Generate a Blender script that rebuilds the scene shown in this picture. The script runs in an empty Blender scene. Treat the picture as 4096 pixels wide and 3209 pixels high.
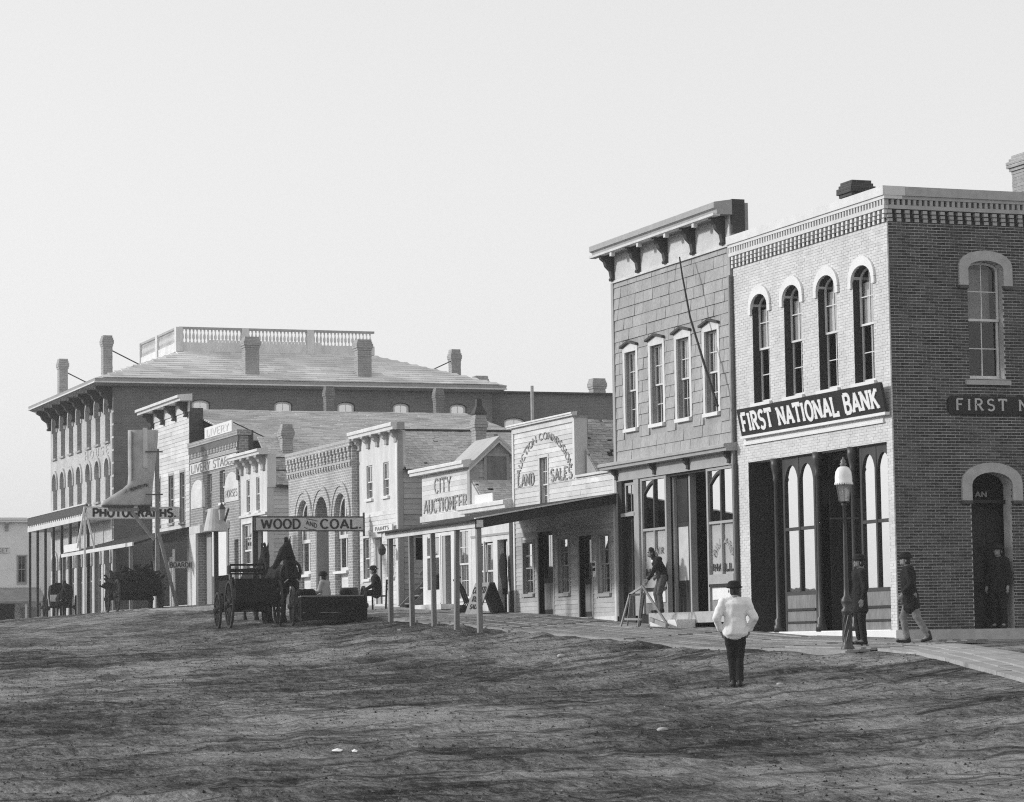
import bpy, bmesh, math, random
from mathutils import Vector, Matrix, noise
RN = random.Random(11)
S = bpy.context.scene
COL = S.collection
rad = math.radians

# ------------------------------------------------------------------ camera, sky, sun, exposure
AL, TILT, ROLL = rad(20.54), rad(4.883), rad(.872)
V0 = Vector((math.sin(AL), math.cos(AL), 0)); R0 = Vector((math.cos(AL), -math.sin(AL), 0)); U0 = Vector((0, 0, 1))
FWD = V0*math.cos(TILT)+U0*math.sin(TILT); UP0 = U0*math.cos(TILT)-V0*math.sin(TILT)
RGT = R0*math.cos(ROLL)-UP0*math.sin(ROLL); UPV = R0*math.sin(ROLL)+UP0*math.cos(ROLL)
cam_d = bpy.data.cameras.new('camera'); cam = bpy.data.objects.new('camera', cam_d); COL.objects.link(cam)
cam_d.lens = 11320/4096*36; cam_d.sensor_width = 36; cam_d.clip_start = .5; cam_d.clip_end = 4000
cam.matrix_world = Matrix(((RGT.x, UPV.x, -FWD.x, 0), (RGT.y, UPV.y, -FWD.y, 0), (RGT.z, UPV.z, -FWD.z, 0), (0, 0, 0, 1)))
S.camera = cam

SUN_TRAVEL = Vector((1, -.50, -.41)).normalized()
SUN_EL = math.asin(-SUN_TRAVEL.z)
sd = bpy.data.lights.new('sun', 'SUN'); sd.energy = 2.6; sd.angle = rad(5); sd.color = (1, 1, 1)
so = bpy.data.objects.new('sun', sd); COL.objects.link(so)
so.rotation_euler = SUN_TRAVEL.to_track_quat('-Z', 'Y').to_euler(); so.location = (-40, 90, 60)

W = bpy.data.worlds.new('World'); S.world = W; W.use_nodes = True
nt = W.node_tree; nt.nodes.clear()
sky = nt.nodes.new('ShaderNodeTexSky'); sky.sky_type = 'NISHITA'; sky.sun_disc = False
sky.sun_elevation = SUN_EL; sky.sun_rotation = math.atan2(-SUN_TRAVEL.x, -SUN_TRAVEL.y)
sky.air_density = 1.0; sky.dust_density = .6; sky.ozone_density = 1
sep = nt.nodes.new('ShaderNodeSeparateColor'); bw = nt.nodes.new('ShaderNodeMath'); bw.operation = 'POWER'; bw.inputs[1].default_value = .45
mulw = nt.nodes.new('ShaderNodeMath'); mulw.operation = 'MULTIPLY'; mulw.inputs[1].default_value = 2.9
bg = nt.nodes.new('ShaderNodeBackground'); bg.inputs[1].default_value = .15
out = nt.nodes.new('ShaderNodeOutputWorld')
nt.links.new(sky.outputs[0], sep.inputs[0]); nt.links.new(sep.outputs[2], bw.inputs[0])   # the old plate sees only blue light
nt.links.new(bw.outputs[0], mulw.inputs[0]); nt.links.new(mulw.outputs[0], bg.inputs[0]); nt.links.new(bg.outputs[0], out.inputs[0])

vs = S.view_settings; vs.view_transform = 'Standard'; vs.look = 'None'; vs.gamma = 1; vs.exposure = 0.0; vs.use_curve_mapping = False
cy = S.cycles; cy.max_bounces = 6; cy.diffuse_bounces = 3; cy.glossy_bounces = 3; cy.transparent_max_bounces = 14; cy.volume_bounces = 1
cy.transmission_bounces = 2; cy.use_denoising = False; cy.filter_width = 1.15; cy.caustics_reflective = False; cy.caustics_refractive = False
try: cy.denoiser = 'OPENIMAGEDENOISE'; cy.denoising_prefilter = 'ACCURATE'
except Exception: pass

XF = 27.32          # the line of the shop fronts

# ------------------------------------------------------------------ materials (a monochrome plate: every colour is a grey)
def new_mat(name):
    m = bpy.data.materials.new(name); m.use_nodes = True; t = m.node_tree; t.nodes.clear()
    o = t.nodes.new('ShaderNodeOutputMaterial'); p = t.nodes.new('ShaderNodeBsdfPrincipled')
    t.links.new(p.outputs[0], o.inputs[0]); return m, t, p
def mth(t, op, a, b=None, c=None):
    n = t.nodes.new('ShaderNodeMath'); n.operation = op
    for i, x in enumerate((a, b, c)):
        if x is None: continue
        if isinstance(x, (int, float)): n.inputs[i].default_value = x
        else: t.links.new(x, n.inputs[i])
    return n.outputs[0]
def nz(t, scale, detail=5, vec=(1, 1, 1), rough=.6):
    g = t.nodes.new('ShaderNodeNewGeometry'); mp = t.nodes.new('ShaderNodeMapping'); mp.inputs[3].default_value = vec
    n = t.nodes.new('ShaderNodeTexNoise'); n.inputs['Scale'].default_value = scale; n.inputs['Detail'].default_value = detail; n.inputs['Roughness'].default_value = rough
    t.links.new(g.outputs['Position'], mp.inputs[0]); t.links.new(mp.outputs[0], n.inputs[0]); return n.outputs[0]
def rng(t, x, a0, a1, b0, b1):
    n = t.nodes.new('ShaderNodeMapRange'); t.links.new(x, n.inputs[0])
    for i, v in enumerate((a0, a1, b0, b1)): n.inputs[i+1].default_value = v
    return n.outputs[0]
def rnd_out(t):
    oi = t.nodes.new('ShaderNodeObjectInfo'); at = t.nodes.new('ShaderNodeAttribute'); at.attribute_name = 'rnd'
    return mth(t, 'FRACT', mth(t, 'ADD', oi.outputs['Random'], at.outputs['Fac']))
def bump(t, p, h, dist, strength=1.0):
    b = t.nodes.new('ShaderNodeBump'); b.inputs['Distance'].default_value = dist; b.inputs['Strength'].default_value = strength
    t.links.new(h, b.inputs['Height']); t.links.new(b.outputs[0], p.inputs['Normal'])
def mat(name, c, var=.12, scale=2.5, rough=.85, vec=(1, 1, 1), fine=.08, fscale=40, rnd=0., bmp=0., spec=.25):
    m, t, p = new_mat(name)
    v = mth(t, 'MULTIPLY', rng(t, nz(t, scale, 6, vec), .3, .7, 1-var, 1+var), rng(t, nz(t, fscale, 3, vec), .3, .7, 1-fine, 1+fine))
    if rnd: v = mth(t, 'MULTIPLY', v, rng(t, rnd_out(t), 0, 1, 1-rnd, 1+rnd))
    v = mth(t, 'MULTIPLY', v, c)
    t.links.new(v, p.inputs['Base Color']); p.inputs['Roughness'].default_value = rough; p.inputs['Specular IOR Level'].default_value = spec
    if bmp: bump(t, p, nz(t, fscale, 4, vec), bmp)
    return m
def brick_mat(name, c1, c2, cm, bw_=.215, rh=.067, ms=.008):
    m, t, p = new_mat(name)
    g = t.nodes.new('ShaderNodeNewGeometry'); s = t.nodes.new('ShaderNodeSeparateXYZ'); cb = t.nodes.new('ShaderNodeCombineXYZ')
    t.links.new(g.outputs['Position'], s.inputs[0])
    t.links.new(mth(t, 'ADD', s.outputs[0], s.outputs[1]), cb.inputs[0]); t.links.new(s.outputs[2], cb.inputs[1])
    b = t.nodes.new('ShaderNodeTexBrick'); t.links.new(cb.outputs[0], b.inputs['Vector'])
    for k, v in (('Scale', 1), ('Mortar Size', ms), ('Mortar Smooth', .3), ('Bias', 0), ('Brick Width', bw_), ('Row Height', rh)): b.inputs[k].default_value = v
    for k, v in (('Color1', c1), ('Color2', c2), ('Mortar', cm)): b.inputs[k].default_value = (v, v, v, 1)
    v = mth(t, 'MULTIPLY', b.outputs[0], rng(t, nz(t, .8, 6), .3, .7, .82, 1.18))
    v = mth(t, 'MULTIPLY', v, rng(t, nz(t, 14, 3), .3, .7, .85, 1.15))
    t.links.new(v, p.inputs['Base Color']); p.inputs['Roughness'].default_value = .9
    bump(t, p, mth(t, 'SUBTRACT', 1, b.outputs[1]), .006)
    return m
def glass_mat(name, refl, rough=.02):
    m = bpy.data.materials.new(name); m.use_nodes = True; t = m.node_tree; t.nodes.clear()
    o = t.nodes.new('ShaderNodeOutputMaterial'); tr = t.nodes.new('ShaderNodeBsdfTransparent'); gl = t.nodes.new('ShaderNodeBsdfGlossy')
    tr.inputs[0].default_value = (.75, .75, .75, 1); gl.inputs['Roughness'].default_value = rough; gl.inputs[0].default_value = (.95, .95, .95, 1)
    mx = t.nodes.new('ShaderNodeMixShader'); mx.inputs[0].default_value = refl
    bp = t.nodes.new('ShaderNodeBump'); bp.inputs['Distance'].default_value = .002; bp.inputs['Strength'].default_value = .35
    t.links.new(nz(t, 1.6, 2), bp.inputs['Height']); t.links.new(bp.outputs[0], gl.inputs['Normal'])
    t.links.new(tr.outputs[0], mx.inputs[1]); t.links.new(gl.outputs[0], mx.inputs[2]); t.links.new(mx.outputs[0], o.inputs[0])
    return m

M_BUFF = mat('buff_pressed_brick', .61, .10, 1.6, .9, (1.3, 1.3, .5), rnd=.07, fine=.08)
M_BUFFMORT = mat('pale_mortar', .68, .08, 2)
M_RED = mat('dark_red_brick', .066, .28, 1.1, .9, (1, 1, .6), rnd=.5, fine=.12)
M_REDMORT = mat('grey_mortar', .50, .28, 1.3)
M_SHADE = brick_mat('shade_dark_brick', .022, .03, .05, .2, .061, .008)  # near-black brick with the shade of reveals and cornice gaps in its colour
M_STONE = mat('light_stone', .42, .14, 5, .85, bmp=.004, fscale=60)
M_STONEW = mat('painted_stone', .74, .05, 3)
M_WHITE = mat('white_paint', .66, .12, 1.8, .8, (1.4, 1.4, .35), rnd=.07, fine=.09, fscale=22)
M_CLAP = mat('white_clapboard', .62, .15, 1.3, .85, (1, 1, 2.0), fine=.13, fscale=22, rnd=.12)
M_CLAPD = mat('weathered_shade_clapboard', .44, .2, 1.5, .85, (1, 1, 2), fine=.12, fscale=20, rnd=.12)  # weathered tone, lowered further for the shade below the awning
M_SLATE = mat('grey_sheathing', .36, .14, 2.2, .9, (1, 1, .5), rnd=.07, fine=.16, fscale=24, bmp=.004)
M_TRIM = mat('grey_trim', .36, .1, 3, .7)
M_DTRIM = mat('dark_trim', .05, .2, 4, .6)
M_BLACK = mat('black_paint', .018, .2, 4, .5)
M_DARK = mat('dark_interior', .008, .2, 1, .95, spec=0)  # near-black blocks and sheets: indoor shade put into the colour
M_WOODD = mat('dark_wood', .032, .25, 3, .75, (1, 1, .3), rnd=.1)
M_WOODM = mat('grained_wood', .20, .22, 4, .7, (1, 1, .25), fine=.2, fscale=20)
M_WOODG = mat('weathered_wood', .26, .22, 2.5, .85, (.5, .5, .5), fine=.15, rnd=.12)
M_POST = mat('post_wood', .24, .2, 6, .85, (1, 1, .25), fine=.15)
M_PLANK = mat('walk_plank', .24, .28, 1.2, .9, (1.5, .35, 1), fine=.22, fscale=18, rnd=.22, bmp=.004)
M_PLANKW = mat('worn_plank', .33, .2, 1.2, .9, (.4, 1.5, 1), fine=.16, fscale=18, rnd=.12)
M_SHING = mat('weathered_shingle', .40, .2, 1.1, .9, fine=.15, rnd=.26)
M_SHING2 = mat('pale_shingle', .52, .14, .8, .9, fine=.12, rnd=.16)
M_ROOF = mat('hotel_roof', .60, .12, .5, .9, fine=.1, fscale=8)
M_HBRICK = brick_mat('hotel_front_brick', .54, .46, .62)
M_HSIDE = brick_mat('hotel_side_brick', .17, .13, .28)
M_LBRICK = brick_mat('livery_brick', .27, .21, .42, .22, .10, .02)
M_ABRICK = brick_mat('arcade_brick', .36, .28, .56, .22, .085, .016)
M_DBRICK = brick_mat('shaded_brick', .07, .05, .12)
M_CBRICK = brick_mat('chimney_brick', .36, .29, .48)
M_GLASS = glass_mat('window_glass', .6)
M_CLEAR = glass_mat('clear_glass', .05)
M_HALF = glass_mat('thin_glass', .28)
M_PLATE = glass_mat('plate_glass', .86, .01)
M_BLIND = mat('linen_blind', .78, .05, 2)
M_LETW = mat('white_lettering', .80, .04, 4)
M_LETB = mat('black_lettering', .03, .2, 6)
M_LETG = mat('faded_lettering', .29, .6, 7, .9)
M_GOLD = mat('dull_gilt', .28, .2, 6, .5)
M_SIGNG = mat('grey_signboard', .48, .12, 3)
M_IRON = mat('cast_iron', .035, .2, 8, .45, spec=.5)
M_IRONL = mat('painted_iron', .16, .2, 8, .45, spec=.5)
M_LAMPW = mat('milk_glass', .82, .04, 5, .3, spec=.6)
M_CLOTHB = mat('black_wool', .016, .25, 9, .95)
M_CLOTHG = mat('grey_trousers', .20, .3, 9, .95, fine=.2)
M_CLOTHW = mat('white_shirt', .80, .06, 6, .9)
M_CLOTHM = mat('mid_cloth', .10, .25, 8, .95)
M_SKIN = mat('skin', .26, .1, 10, .7)
M_HAIR = mat('hair', .03, .2, 20, .8)
M_HORSE = mat('dark_horse', .016, .3, 4, .8, spec=.08)
M_WAGON = mat('dark_wagon_paint', .015, .35, 3, .85, spec=.1)
M_TIN = mat('painted_tin', .52, .12, 4, .6)
M_BOOT = mat('boot_paint', .38, .28, 1.6, .75)
M_PALE = mat('far_lit_white', .88, .06, 1.2)  # far walls: sun and haze brightness put into the colour
M_PAPER = mat('paper', .9, .04, 8)

# ------------------------------------------------------------------ geometry helpers
WL = {}
def mapF(X=XF): return lambda u, n, z: (X-n, u, z)          # shop fronts: u runs up the street (Y), n out into the street
def mapS(Y): return lambda u, n, z: (u, Y-n, z)             # side walls: u runs away from the street (X), n towards the camera
F0 = mapF()
ROT_F = Matrix(((0, -1, 0), (1, 0, 0), (0, 0, 1))).to_4x4()
ROT_S = Matrix(((-1, 0, 0), (0, -1, 0), (0, 0, 1))).to_4x4()
IDW = lambda u, n, z: (u, n, z)
class MB:
    def __init__(s, M=IDW): s.v = []; s.f = []; s.M = M
    def add(s, vs, fs):
        b = len(s.v); s.v += [Vector(s.M(*p)) for p in vs]; s.f += [tuple(b+i for i in f) for f in fs]; return s
    def box(s, u0, u1, n0, n1, z0, z1):
        return s.add([(u, n, z) for z in (z0, z1) for n in (n0, n1) for u in (u0, u1)],
              [(0, 1, 3, 2), (4, 6, 7, 5), (0, 4, 5, 1), (2, 3, 7, 6), (0, 2, 6, 4), (1, 5, 7, 3)])
    def prism(s, poly, n0, n1):                              # polygon in (u, z) given a thickness along n
        k = len(poly)
        return s.add([(u, n0, z) for u, z in poly]+[(u, n1, z) for u, z in poly],
              [tuple(range(k)), tuple(range(2*k-1, k-1, -1))]+[(i, (i+1) % k, k+(i+1) % k, k+i) for i in range(k)])
    def prof(s, poly, u0, u1):                               # polygon in (n, z) swept along u
        k = len(poly)
        return s.add([(u0, n, z) for n, z in poly]+[(u1, n, z) for n, z in poly],
              [tuple(range(k)), tuple(range(2*k-1, k-1, -1))]+[(i, (i+1) % k, k+(i+1) % k, k+i) for i in range(k)])
    def rings(s, rs):
        k = len(rs[0]); fs = [tuple(range(k-1, -1, -1)), tuple((len(rs)-1)*k+i for i in range(k))]
        for j in range(len(rs)-1): fs += [(j*k+i, j*k+(i+1) % k, (j+1)*k+(i+1) % k, (j+1)*k+i) for i in range(k)]
        return s.add([p for r in rs for p in r], fs)
    def lathe(s, c, prof, seg=14):
        return s.rings([[(c[0]+r*math.cos(2*math.pi*i/seg), c[1]+r*math.sin(2*math.pi*i/seg), c[2]+z) for i in range(seg)] for r, z in prof])
    def tube(s, pts, r, seg=8):
        pts = [Vector(p) for p in pts]; rs = []
        if isinstance(r, (int, float)): r = [r]*len(pts)
        for i, p in enumerate(pts):
            d = (pts[min(i+1, len(pts)-1)]-pts[max(i-1, 0)]).normalized()
            a = d.cross(Vector((0, 0, 1)) if abs(d.z) < .9 else Vector((1, 0, 0))).normalized(); b = d.cross(a)
            rs.append([tuple(p+(a*math.cos(t)+b*math.sin(t))*r[i]) for t in [2*math.pi*k/seg for k in range(seg)]])
        return s.rings(rs)
    def bar(s, a, b, w, h):                                  # squared timber from a to b
        a, b = Vector(a), Vector(b); d = (b-a).normalized()
        e = d.cross(Vector((0, 0, 1)) if abs(d.z) < .95 else Vector((1, 0, 0))).normalized(); g = d.cross(e)
        return s.rings([[tuple(p+e*(x*w/2)+g*(y*h/2)) for x, y in ((-1, -1), (1, -1), (1, 1), (-1, 1))] for p in (a, b)])
    def build(s, name, m, parent=None, smooth=False): return mk(name, s.v, s.f, m, parent, smooth)
def mk(name, v, f, m, parent=None, smooth=False, fix=True):
    lo = [min(p[i] for p in v) for i in range(3)]; hi = [max(p[i] for p in v) for i in range(3)]
    c = Vector([(a+b)/2 for a, b in zip(lo, hi)])
    if parent is None: c.z = lo[2]
    me = bpy.data.meshes.new(name); me.from_pydata([tuple(Vector(p)-c) for p in v], [], f)
    if fix:
        bm = bmesh.new(); bm.from_mesh(me); bmesh.ops.recalc_face_normals(bm, faces=bm.faces); bm.to_mesh(me); bm.free()
    me.materials.append(m)
    if smooth: me.polygons.foreach_set('use_smooth', [True]*len(me.polygons))
    return link(name, me, c, parent)
def link(name, data, c, parent=None):
    o = bpy.data.objects.new(name, data); COL.objects.link(o); o.location = Vector(c)-(WL[parent.name] if parent else Vector())
    o.parent = parent; WL[o.name] = Vector(c); return o
def tag(o, label, cat, group=None):
    o['label'] = label; o['category'] = cat
    if group: o['group'] = group
    return o
def thing(name, label, cat, loc=(0, 0, 0), rotz=None, group=None):
    o = link(name, None, loc); o.empty_display_size = .2
    if rotz is not None: o.rotation_euler = (0, 0, rotz); WL[o.name] = Vector()       # children are given in its own axes
    return tag(o, label, cat, group)
def kind(o, k): o['kind'] = k; return o
UNIT = {}
def unit(shape, m):
    k = (shape, m.name)
    if k not in UNIT:
        if shape == 'clap': p = [(0, -.5), (1, -.5), (.35, .5), (0, .5)]
        else: p = [(-.5, -.5), (.5, -.5), (.5, .5), (-.5, .5)]
        mb = MB().prof(p, -.5, .5); me = bpy.data.meshes.new(shape); me.from_pydata([tuple(v) for v in mb.v], [], mb.f)
        bm = bmesh.new(); bm.from_mesh(me); bmesh.ops.recalc_face_normals(bm, faces=bm.faces); bm.to_mesh(me); bm.free()
        me.materials.append(m); UNIT[k] = me
    return UNIT[k]
def pieces(name, items, m, parent, limit=300, shape='box', stuff=None):
    """items: (center, size(u,n,z), rot4x4).  The nearest `limit` are parts of their own, the rest one joined part."""
    items = sorted(items, key=lambda t: (Vector(t[0])-Vector()).length)
    me = unit(shape, m)
    for c, sz, rt in items[:limit]:
        o = link(name, me, c, parent); o.rotation_euler = rt.to_euler(); o.scale = sz
    rest = items[limit:]
    if rest:
        uv = [v.co.copy() for v in me.vertices]; uf = [tuple(p.vertices) for p in me.polygons]; v = []; f = []; rr = []
        for c, sz, rt in rest:
            b = len(v); T = Matrix.Translation(c) @ rt @ Matrix.Diagonal((*sz, 1)); v += [T @ q for q in uv]
            f += [tuple(b+i for i in q) for q in uf]; x = RN.random(); rr += [x]*len(uf)
        o = mk(stuff or name+'_field', v, f, m, parent, fix=False)
        a = o.data.attributes.new('rnd', 'FLOAT', 'FACE'); a.data.foreach_set('value', rr); kind(o, 'stuff')

def spans(u0, u1, z0, z1, ops):
    """free u-intervals of the strip z0..z1 of a wall with openings (u0,u1,z0,z1)"""
    cut = sorted((a, b) for a, b, c, d in ops if c < z1-.001 and d > z0+.001); r = []; x = u0
    for a, b in cut:
        if a > x+.01: r.append((x, min(a, u1)))
        x = max(x, b)
    if x < u1-.01: r.append((x, u1))
    return [(a, b) for a, b in r if b-a > .01]
def wall(parent, M, u0, u1, z0, z1, ops, n0, n1, m, name='wall', arches=()):
    mb = MB(M); zs = sorted({z0, z1, *[z for o in ops for z in o[2:4] if z0 < z < z1]})
    for a, b in zip(zs, zs[1:]):
        for p, q in spans(u0, u1, a, b, ops): mb.box(p, q, n0, n1, a, b)
    for a, b, sp, top in arches:                             # rounded heads
        k = 10; c = (a+b)/2; h = (b-a)/2
        ys = [(a+(b-a)*i/k, sp+(top-sp)*math.sqrt(max(0, 1-((a+(b-a)*i/k-c)/h)**2))) for i in range(k+1)]
        for (p, y0), (q, y1) in zip(ys, ys[1:]):
            if min(y0, y1) < top-.004: mb.prism([(p, y0), (q, y1), (q, top+.004), (p, top+.004)], n0+.001, n1-.001)
    return mb.build(name, m, parent)
def clapboards(parent, M, rot, u0, u1, z0, z1, ops, ex, m, nb=.0, th=.022, step=None):
    it = []; z = z0; i = 0
    while z < z1-.02:
        t = min(z+ex, z1)
        for a, b in spans(u0, u1, z+.01, t-.01, ops):
            xs = [a, b]
            if b-a > 3.2: xs = [a, a+(b-a)*RN.uniform(.35, .65), b]
            for p, q in zip(xs, xs[1:]):
                it.append((Vector(M((p+q)/2, nb, (z+t)/2+RN.uniform(-.003, .003))), (q-p-.004, th*RN.uniform(.8, 1.25), (t-z)*1.0), rot))
        z = t; i += 1
    pieces('clapboard', it, m, parent, shape='clap')
def arch_pts(a, b, sp, top, k=10):
    c = (a+b)/2; h = (b-a)/2
    return [(c+h*math.cos(math.pi*(1-i/k)), sp+(top-sp)*math.sin(math.pi*i/k)) for i in range(k+1)]
def strip(mb, inner, outer, n0, n1):
    for (a, b), (c, d) in zip(zip(inner, inner[1:]), zip(outer, outer[1:])): mb.prism([a, b, d, c], n0, n1)

def window(parent, M, u0, u1, z0, z1, rec=.1, spring=None, cols=2, rows=(2, 2), fm=None, fw=.05, glass=None, blind=0, sill=.06, casing=0, meet=.5, low_in=.035, name='window', bm=.02, cap=False, blindlow=0):
    """sash window set `rec` back from the wall face; > pane, sill, casing, blind"""
    fm = fm or M_WHITE; glass = glass or M_GLASS; zm = z0+(z1-z0)*meet; mb = MB(M); pan = []
    def sash(a, b, c, d, nf, rws, arched):
        top = d
        if arched:
            ap = arch_pts(a, b, spring, z1); ip = arch_pts(a+fw, b-fw, spring, z1-fw); strip(mb, ip, ap, nf-.04, nf)
            mb.box(a, a+fw, nf-.04, nf, c, spring); mb.box(b-fw, b, nf-.04, nf, c, spring)
        else:
            mb.box(a, a+fw, nf-.04, nf, c, d); mb.box(b-fw, b, nf-.04, nf, c, d); mb.box(a+fw, b-fw, nf-.038, nf-.002, d-fw, d)
        mb.box(a+fw, b-fw, nf-.038, nf-.002, c, c+fw)
        A, B, Cc, D = a+fw, b-fw, c+fw, d-fw
        hz = lambda u: D if not arched else spring+(z1-fw-spring)*math.sqrt(max(0, 1-((u-(a+b)/2)/((B-A)/2))**2))
        for i in range(1, cols):
            u = A+(B-A)*i/cols; mb.box(u-bm/2, u+bm/2, nf-.03, nf-.008, Cc, min(hz(u), D))
        for j in range(1, rws):
            z = Cc+(D-Cc)*j/rws; mb.box(A, B, nf-.031, nf-.009, z-bm/2, z+bm/2)
        for i in range(cols):
            for j in range(rws):
                p, q = A+(B-A)*i/cols, A+(B-A)*(i+1)/cols; s, e = Cc+(D-Cc)*j/rws, Cc+(D-Cc)*(j+1)/rws
                if arched and j == rws-1:
                    us = [p+(q-p)*k/5 for k in range(6)]; pan.append([(p, s), (q, s)]+[(u, max(s+.01, hz(u))) for u in reversed(us)])
                else: pan.append([(p, s), (q, s), (q, e), (p, e)])
        return nf-.02
    n1 = -rec
    k0 = len(pan); nn = sash(u0, u1, zm-fw/2, z1, n1, rows[0], spring is not None); k1 = len(pan)
    if rows[1]: nl = sash(u0, u1, z0, zm+fw/2, n1-low_in, rows[1], False)
    else: nl = nn
    w = mb.build(name, fm, parent)
    for i, poly in enumerate(pan):
        n = nn if i < k1 else nl
        p = MB(M).add([(u, n, z) for u, z in poly], [tuple(range(len(poly)))]); p.build('pane', glass, w)
    if sill: MB(M).box(u0-.06, u1+.06, -rec, sill, z0-.09, z0-.005).build('sill', M_STONEW if fm is M_WHITE else fm, w)
    if casing:
        c = MB(M); t = .03
        c.box(u0-casing, u0, -.02, t, z0, z1); c.box(u1, u1+casing, -.02, t, z0, z1)
        if cap:
            c.prism([(u0-casing, z1), (u1+casing, z1), (u1+casing, z1+casing), ((u0+u1)/2, z1+casing*1.9), (u0-casing, z1+casing)], -.02, t+.004)
        else: c.box(u0-casing, u1+casing, -.02, t+.004, z1, z1+casing)
        c.build('casing', fm, w)
        if cap:
            MB(M).prism([(u0-casing-.05, z1+casing), ((u0+u1)/2, z1+casing*1.9), (u1+casing+.05, z1+casing), (u1+casing+.05, z1+casing+.05), ((u0+u1)/2, z1+casing*1.9+.05), (u0-casing-.05, z1+casing+.05)], -.02, .11).build('pediment', M_DTRIM, w)
    if blind:
        zb = z1-(z1-zm)*blind if not blindlow else z1-(z1-z0)*blind
        MB(M).box(u0+.03, u1-.03, n1-.085, n1-.075, zb, (spring or z1)-.02).build('blind', M_BLIND, w)
    return w
def bracket(parent, M, u, w, top, h, d, m, n=0, name='bracket'):
    p = [(n, top), (n+d, top), (n+d, top-h*.16), (n+d*.72, top-h*.28), (n+d*.62, top-h*.45), (n+d*.30, top-h*.62), (n+d*.22, top-h*.86), (n+d*.30, top-h*.93), (n+d*.26, top-h), (n, top-h)]
    return MB(M).prof(p, u-w/2, u+w/2).build(name, m, parent)
def cornice(parent, M, u0, u1, z0, z1, d, m, n=0, name='cornice', dark=None):
    h = z1-z0
    o = MB(M).prof([(n, z0), (n+d*.82, z0), (n+d*.84, z0+h*.38), (n+d, z0+h*.5), (n+d, z1-.02), (n+d*.96, z1), (n, z1+h*.25)], u0, u1).build(name, m, parent)
    return o

# stroke letters: polylines in a box one unit high
def arc(cx, cy, rx, ry, a0, a1, n=10): return [(cx+rx*math.cos(rad(a0+(a1-a0)*i/n)), cy+ry*math.sin(rad(a0+(a1-a0)*i/n))) for i in range(n+1)]
GL = {
 'A': (.74, [[(.04, 0), (.37, 1)], [(.37, 1), (.70, 0)], [(.16, .33), (.58, .33)]], [(.06, 0), (.68, 0)]),
 'B': (.66, [[(.08, 0), (.08, 1)], [(.08, 1), (.36, 1)]+arc(.36, .765, .22, .235, 80, -80, 7)+[(.36, .53), (.08, .53)], [(.36, .53)]+arc(.36, .265, .26, .265, 80, -80, 7)+[(.36, 0), (.08, 0)]], []),
 'C': (.70, [arc(.37, .5, .32, .5, 42, 318, 14)], []),
 'D': (.70, [[(.08, 0), (.08, 1), (.30, 1)]+arc(.30, .5, .34, .5, 80, -80, 10)+[(.30, 0), (.08, 0)]], []),
 'E': (.62, [[(.08, 0), (.08, 1)], [(.08, 1), (.56, 1)], [(.08, .52), (.44, .52)], [(.08, 0), (.56, 0)]], []),
 'F': (.60, [[(.08, 0), (.08, 1)], [(.08, 1), (.56, 1)], [(.08, .52), (.44, .52)]], [(.08, 0)]),
 'G': (.74, [arc(.37, .5, .32, .5, 45, 340, 14)+[(.67, .42), (.42, .42)]], []),
 'H': (.72, [[(.08, 0), (.08, 1)], [(.62, 0), (.62, 1)], [(.08, .5), (.62, .5)]], [(.08, 0), (.08, 1), (.62, 0), (.62, 1)]),
 'I': (.26, [[(.12, 0), (.12, 1)]], [(.12, 0), (.12, 1)]),
 'J': (.5, [[(.38, 1), (.38, .25)]+arc(.2, .22, .18, .22, 0, -160, 7)], [(.38, 1)]),
 'K': (.72, [[(.08, 0), (.08, 1)], [(.60, 1), (.10, .42)], [(.26, .58), (.64, 0)]], [(.08, 0), (.08, 1), (.60, 1), (.62, 0)]),
 'L': (.60, [[(.08, 1), (.08, 0), (.55, 0), (.55, .2)]], [(.08, 1)]),
 'M': (.86, [[(.08, 0), (.08, 1)], [(.08, 1), (.42, .25)], [(.42, .25), (.76, 1)], [(.76, 1), (.76, 0)]], [(.08, 0), (.76, 0)]),
 'N': (.76, [[(.08, 0), (.08, 1)], [(.08, .97), (.66, .03)], [(.66, 0), (.66, 1)]], [(.08, 0), (.66, 1), (.06, 1)]),
 'O': (.74, [arc(.37, .5, .32, .5, 90, 450, 20)], []),
 'P': (.62, [[(.08, 0), (.08, 1), (.34, 1)]+arc(.34, .75, .23, .25, 80, -80, 7)+[(.34, .5), (.08, .5)]], [(.08, 0)]),
 'R': (.68, [[(.08, 0), (.08, 1), (.34, 1)]+arc(.34, .76, .22, .24, 80, -80, 7)+[(.34, .52), (.08, .52)], [(.32, .52), (.62, 0)]], [(.08, 0), (.60, 0)]),
 'S': (.62, [arc(.31, .755, .24, .245, 30, 260, 9)+arc(.31, .255, .25, .255, 85, -150, 9)], []),
 'T': (.66, [[(.33, 0), (.33, 1)], [(.04, .84), (.04, 1), (.62, 1), (.62, .84)]], [(.33, 0)]),
 'U': (.72, [[(.08, 1), (.08, .3)]+arc(.35, .28, .27, .28, 180, 360, 9)+[(.62, 1)]], [(.08, 1), (.62, 1)]),
 'V': (.72, [[(.04, 1), (.36, 0)], [(.36, 0), (.68, 1)]], [(.05, 1), (.67, 1)]),
 'W': (1.0, [[(.04, 1), (.26, 0)], [(.26, 0), (.49, .9)], [(.49, .9), (.72, 0)], [(.72, 0), (.94, 1)]], []),
 'Y': (.70, [[(.04, 1), (.34, .5)], [(.34, .5), (.64, 1)], [(.34, .5), (.34, 0)]], [(.05, 1), (.63, 1), (.34, 0)]),
 '.': (.26, [[(.12, 0), (.12, .14)]], []), ' ': (.36, [], []),
}
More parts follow.
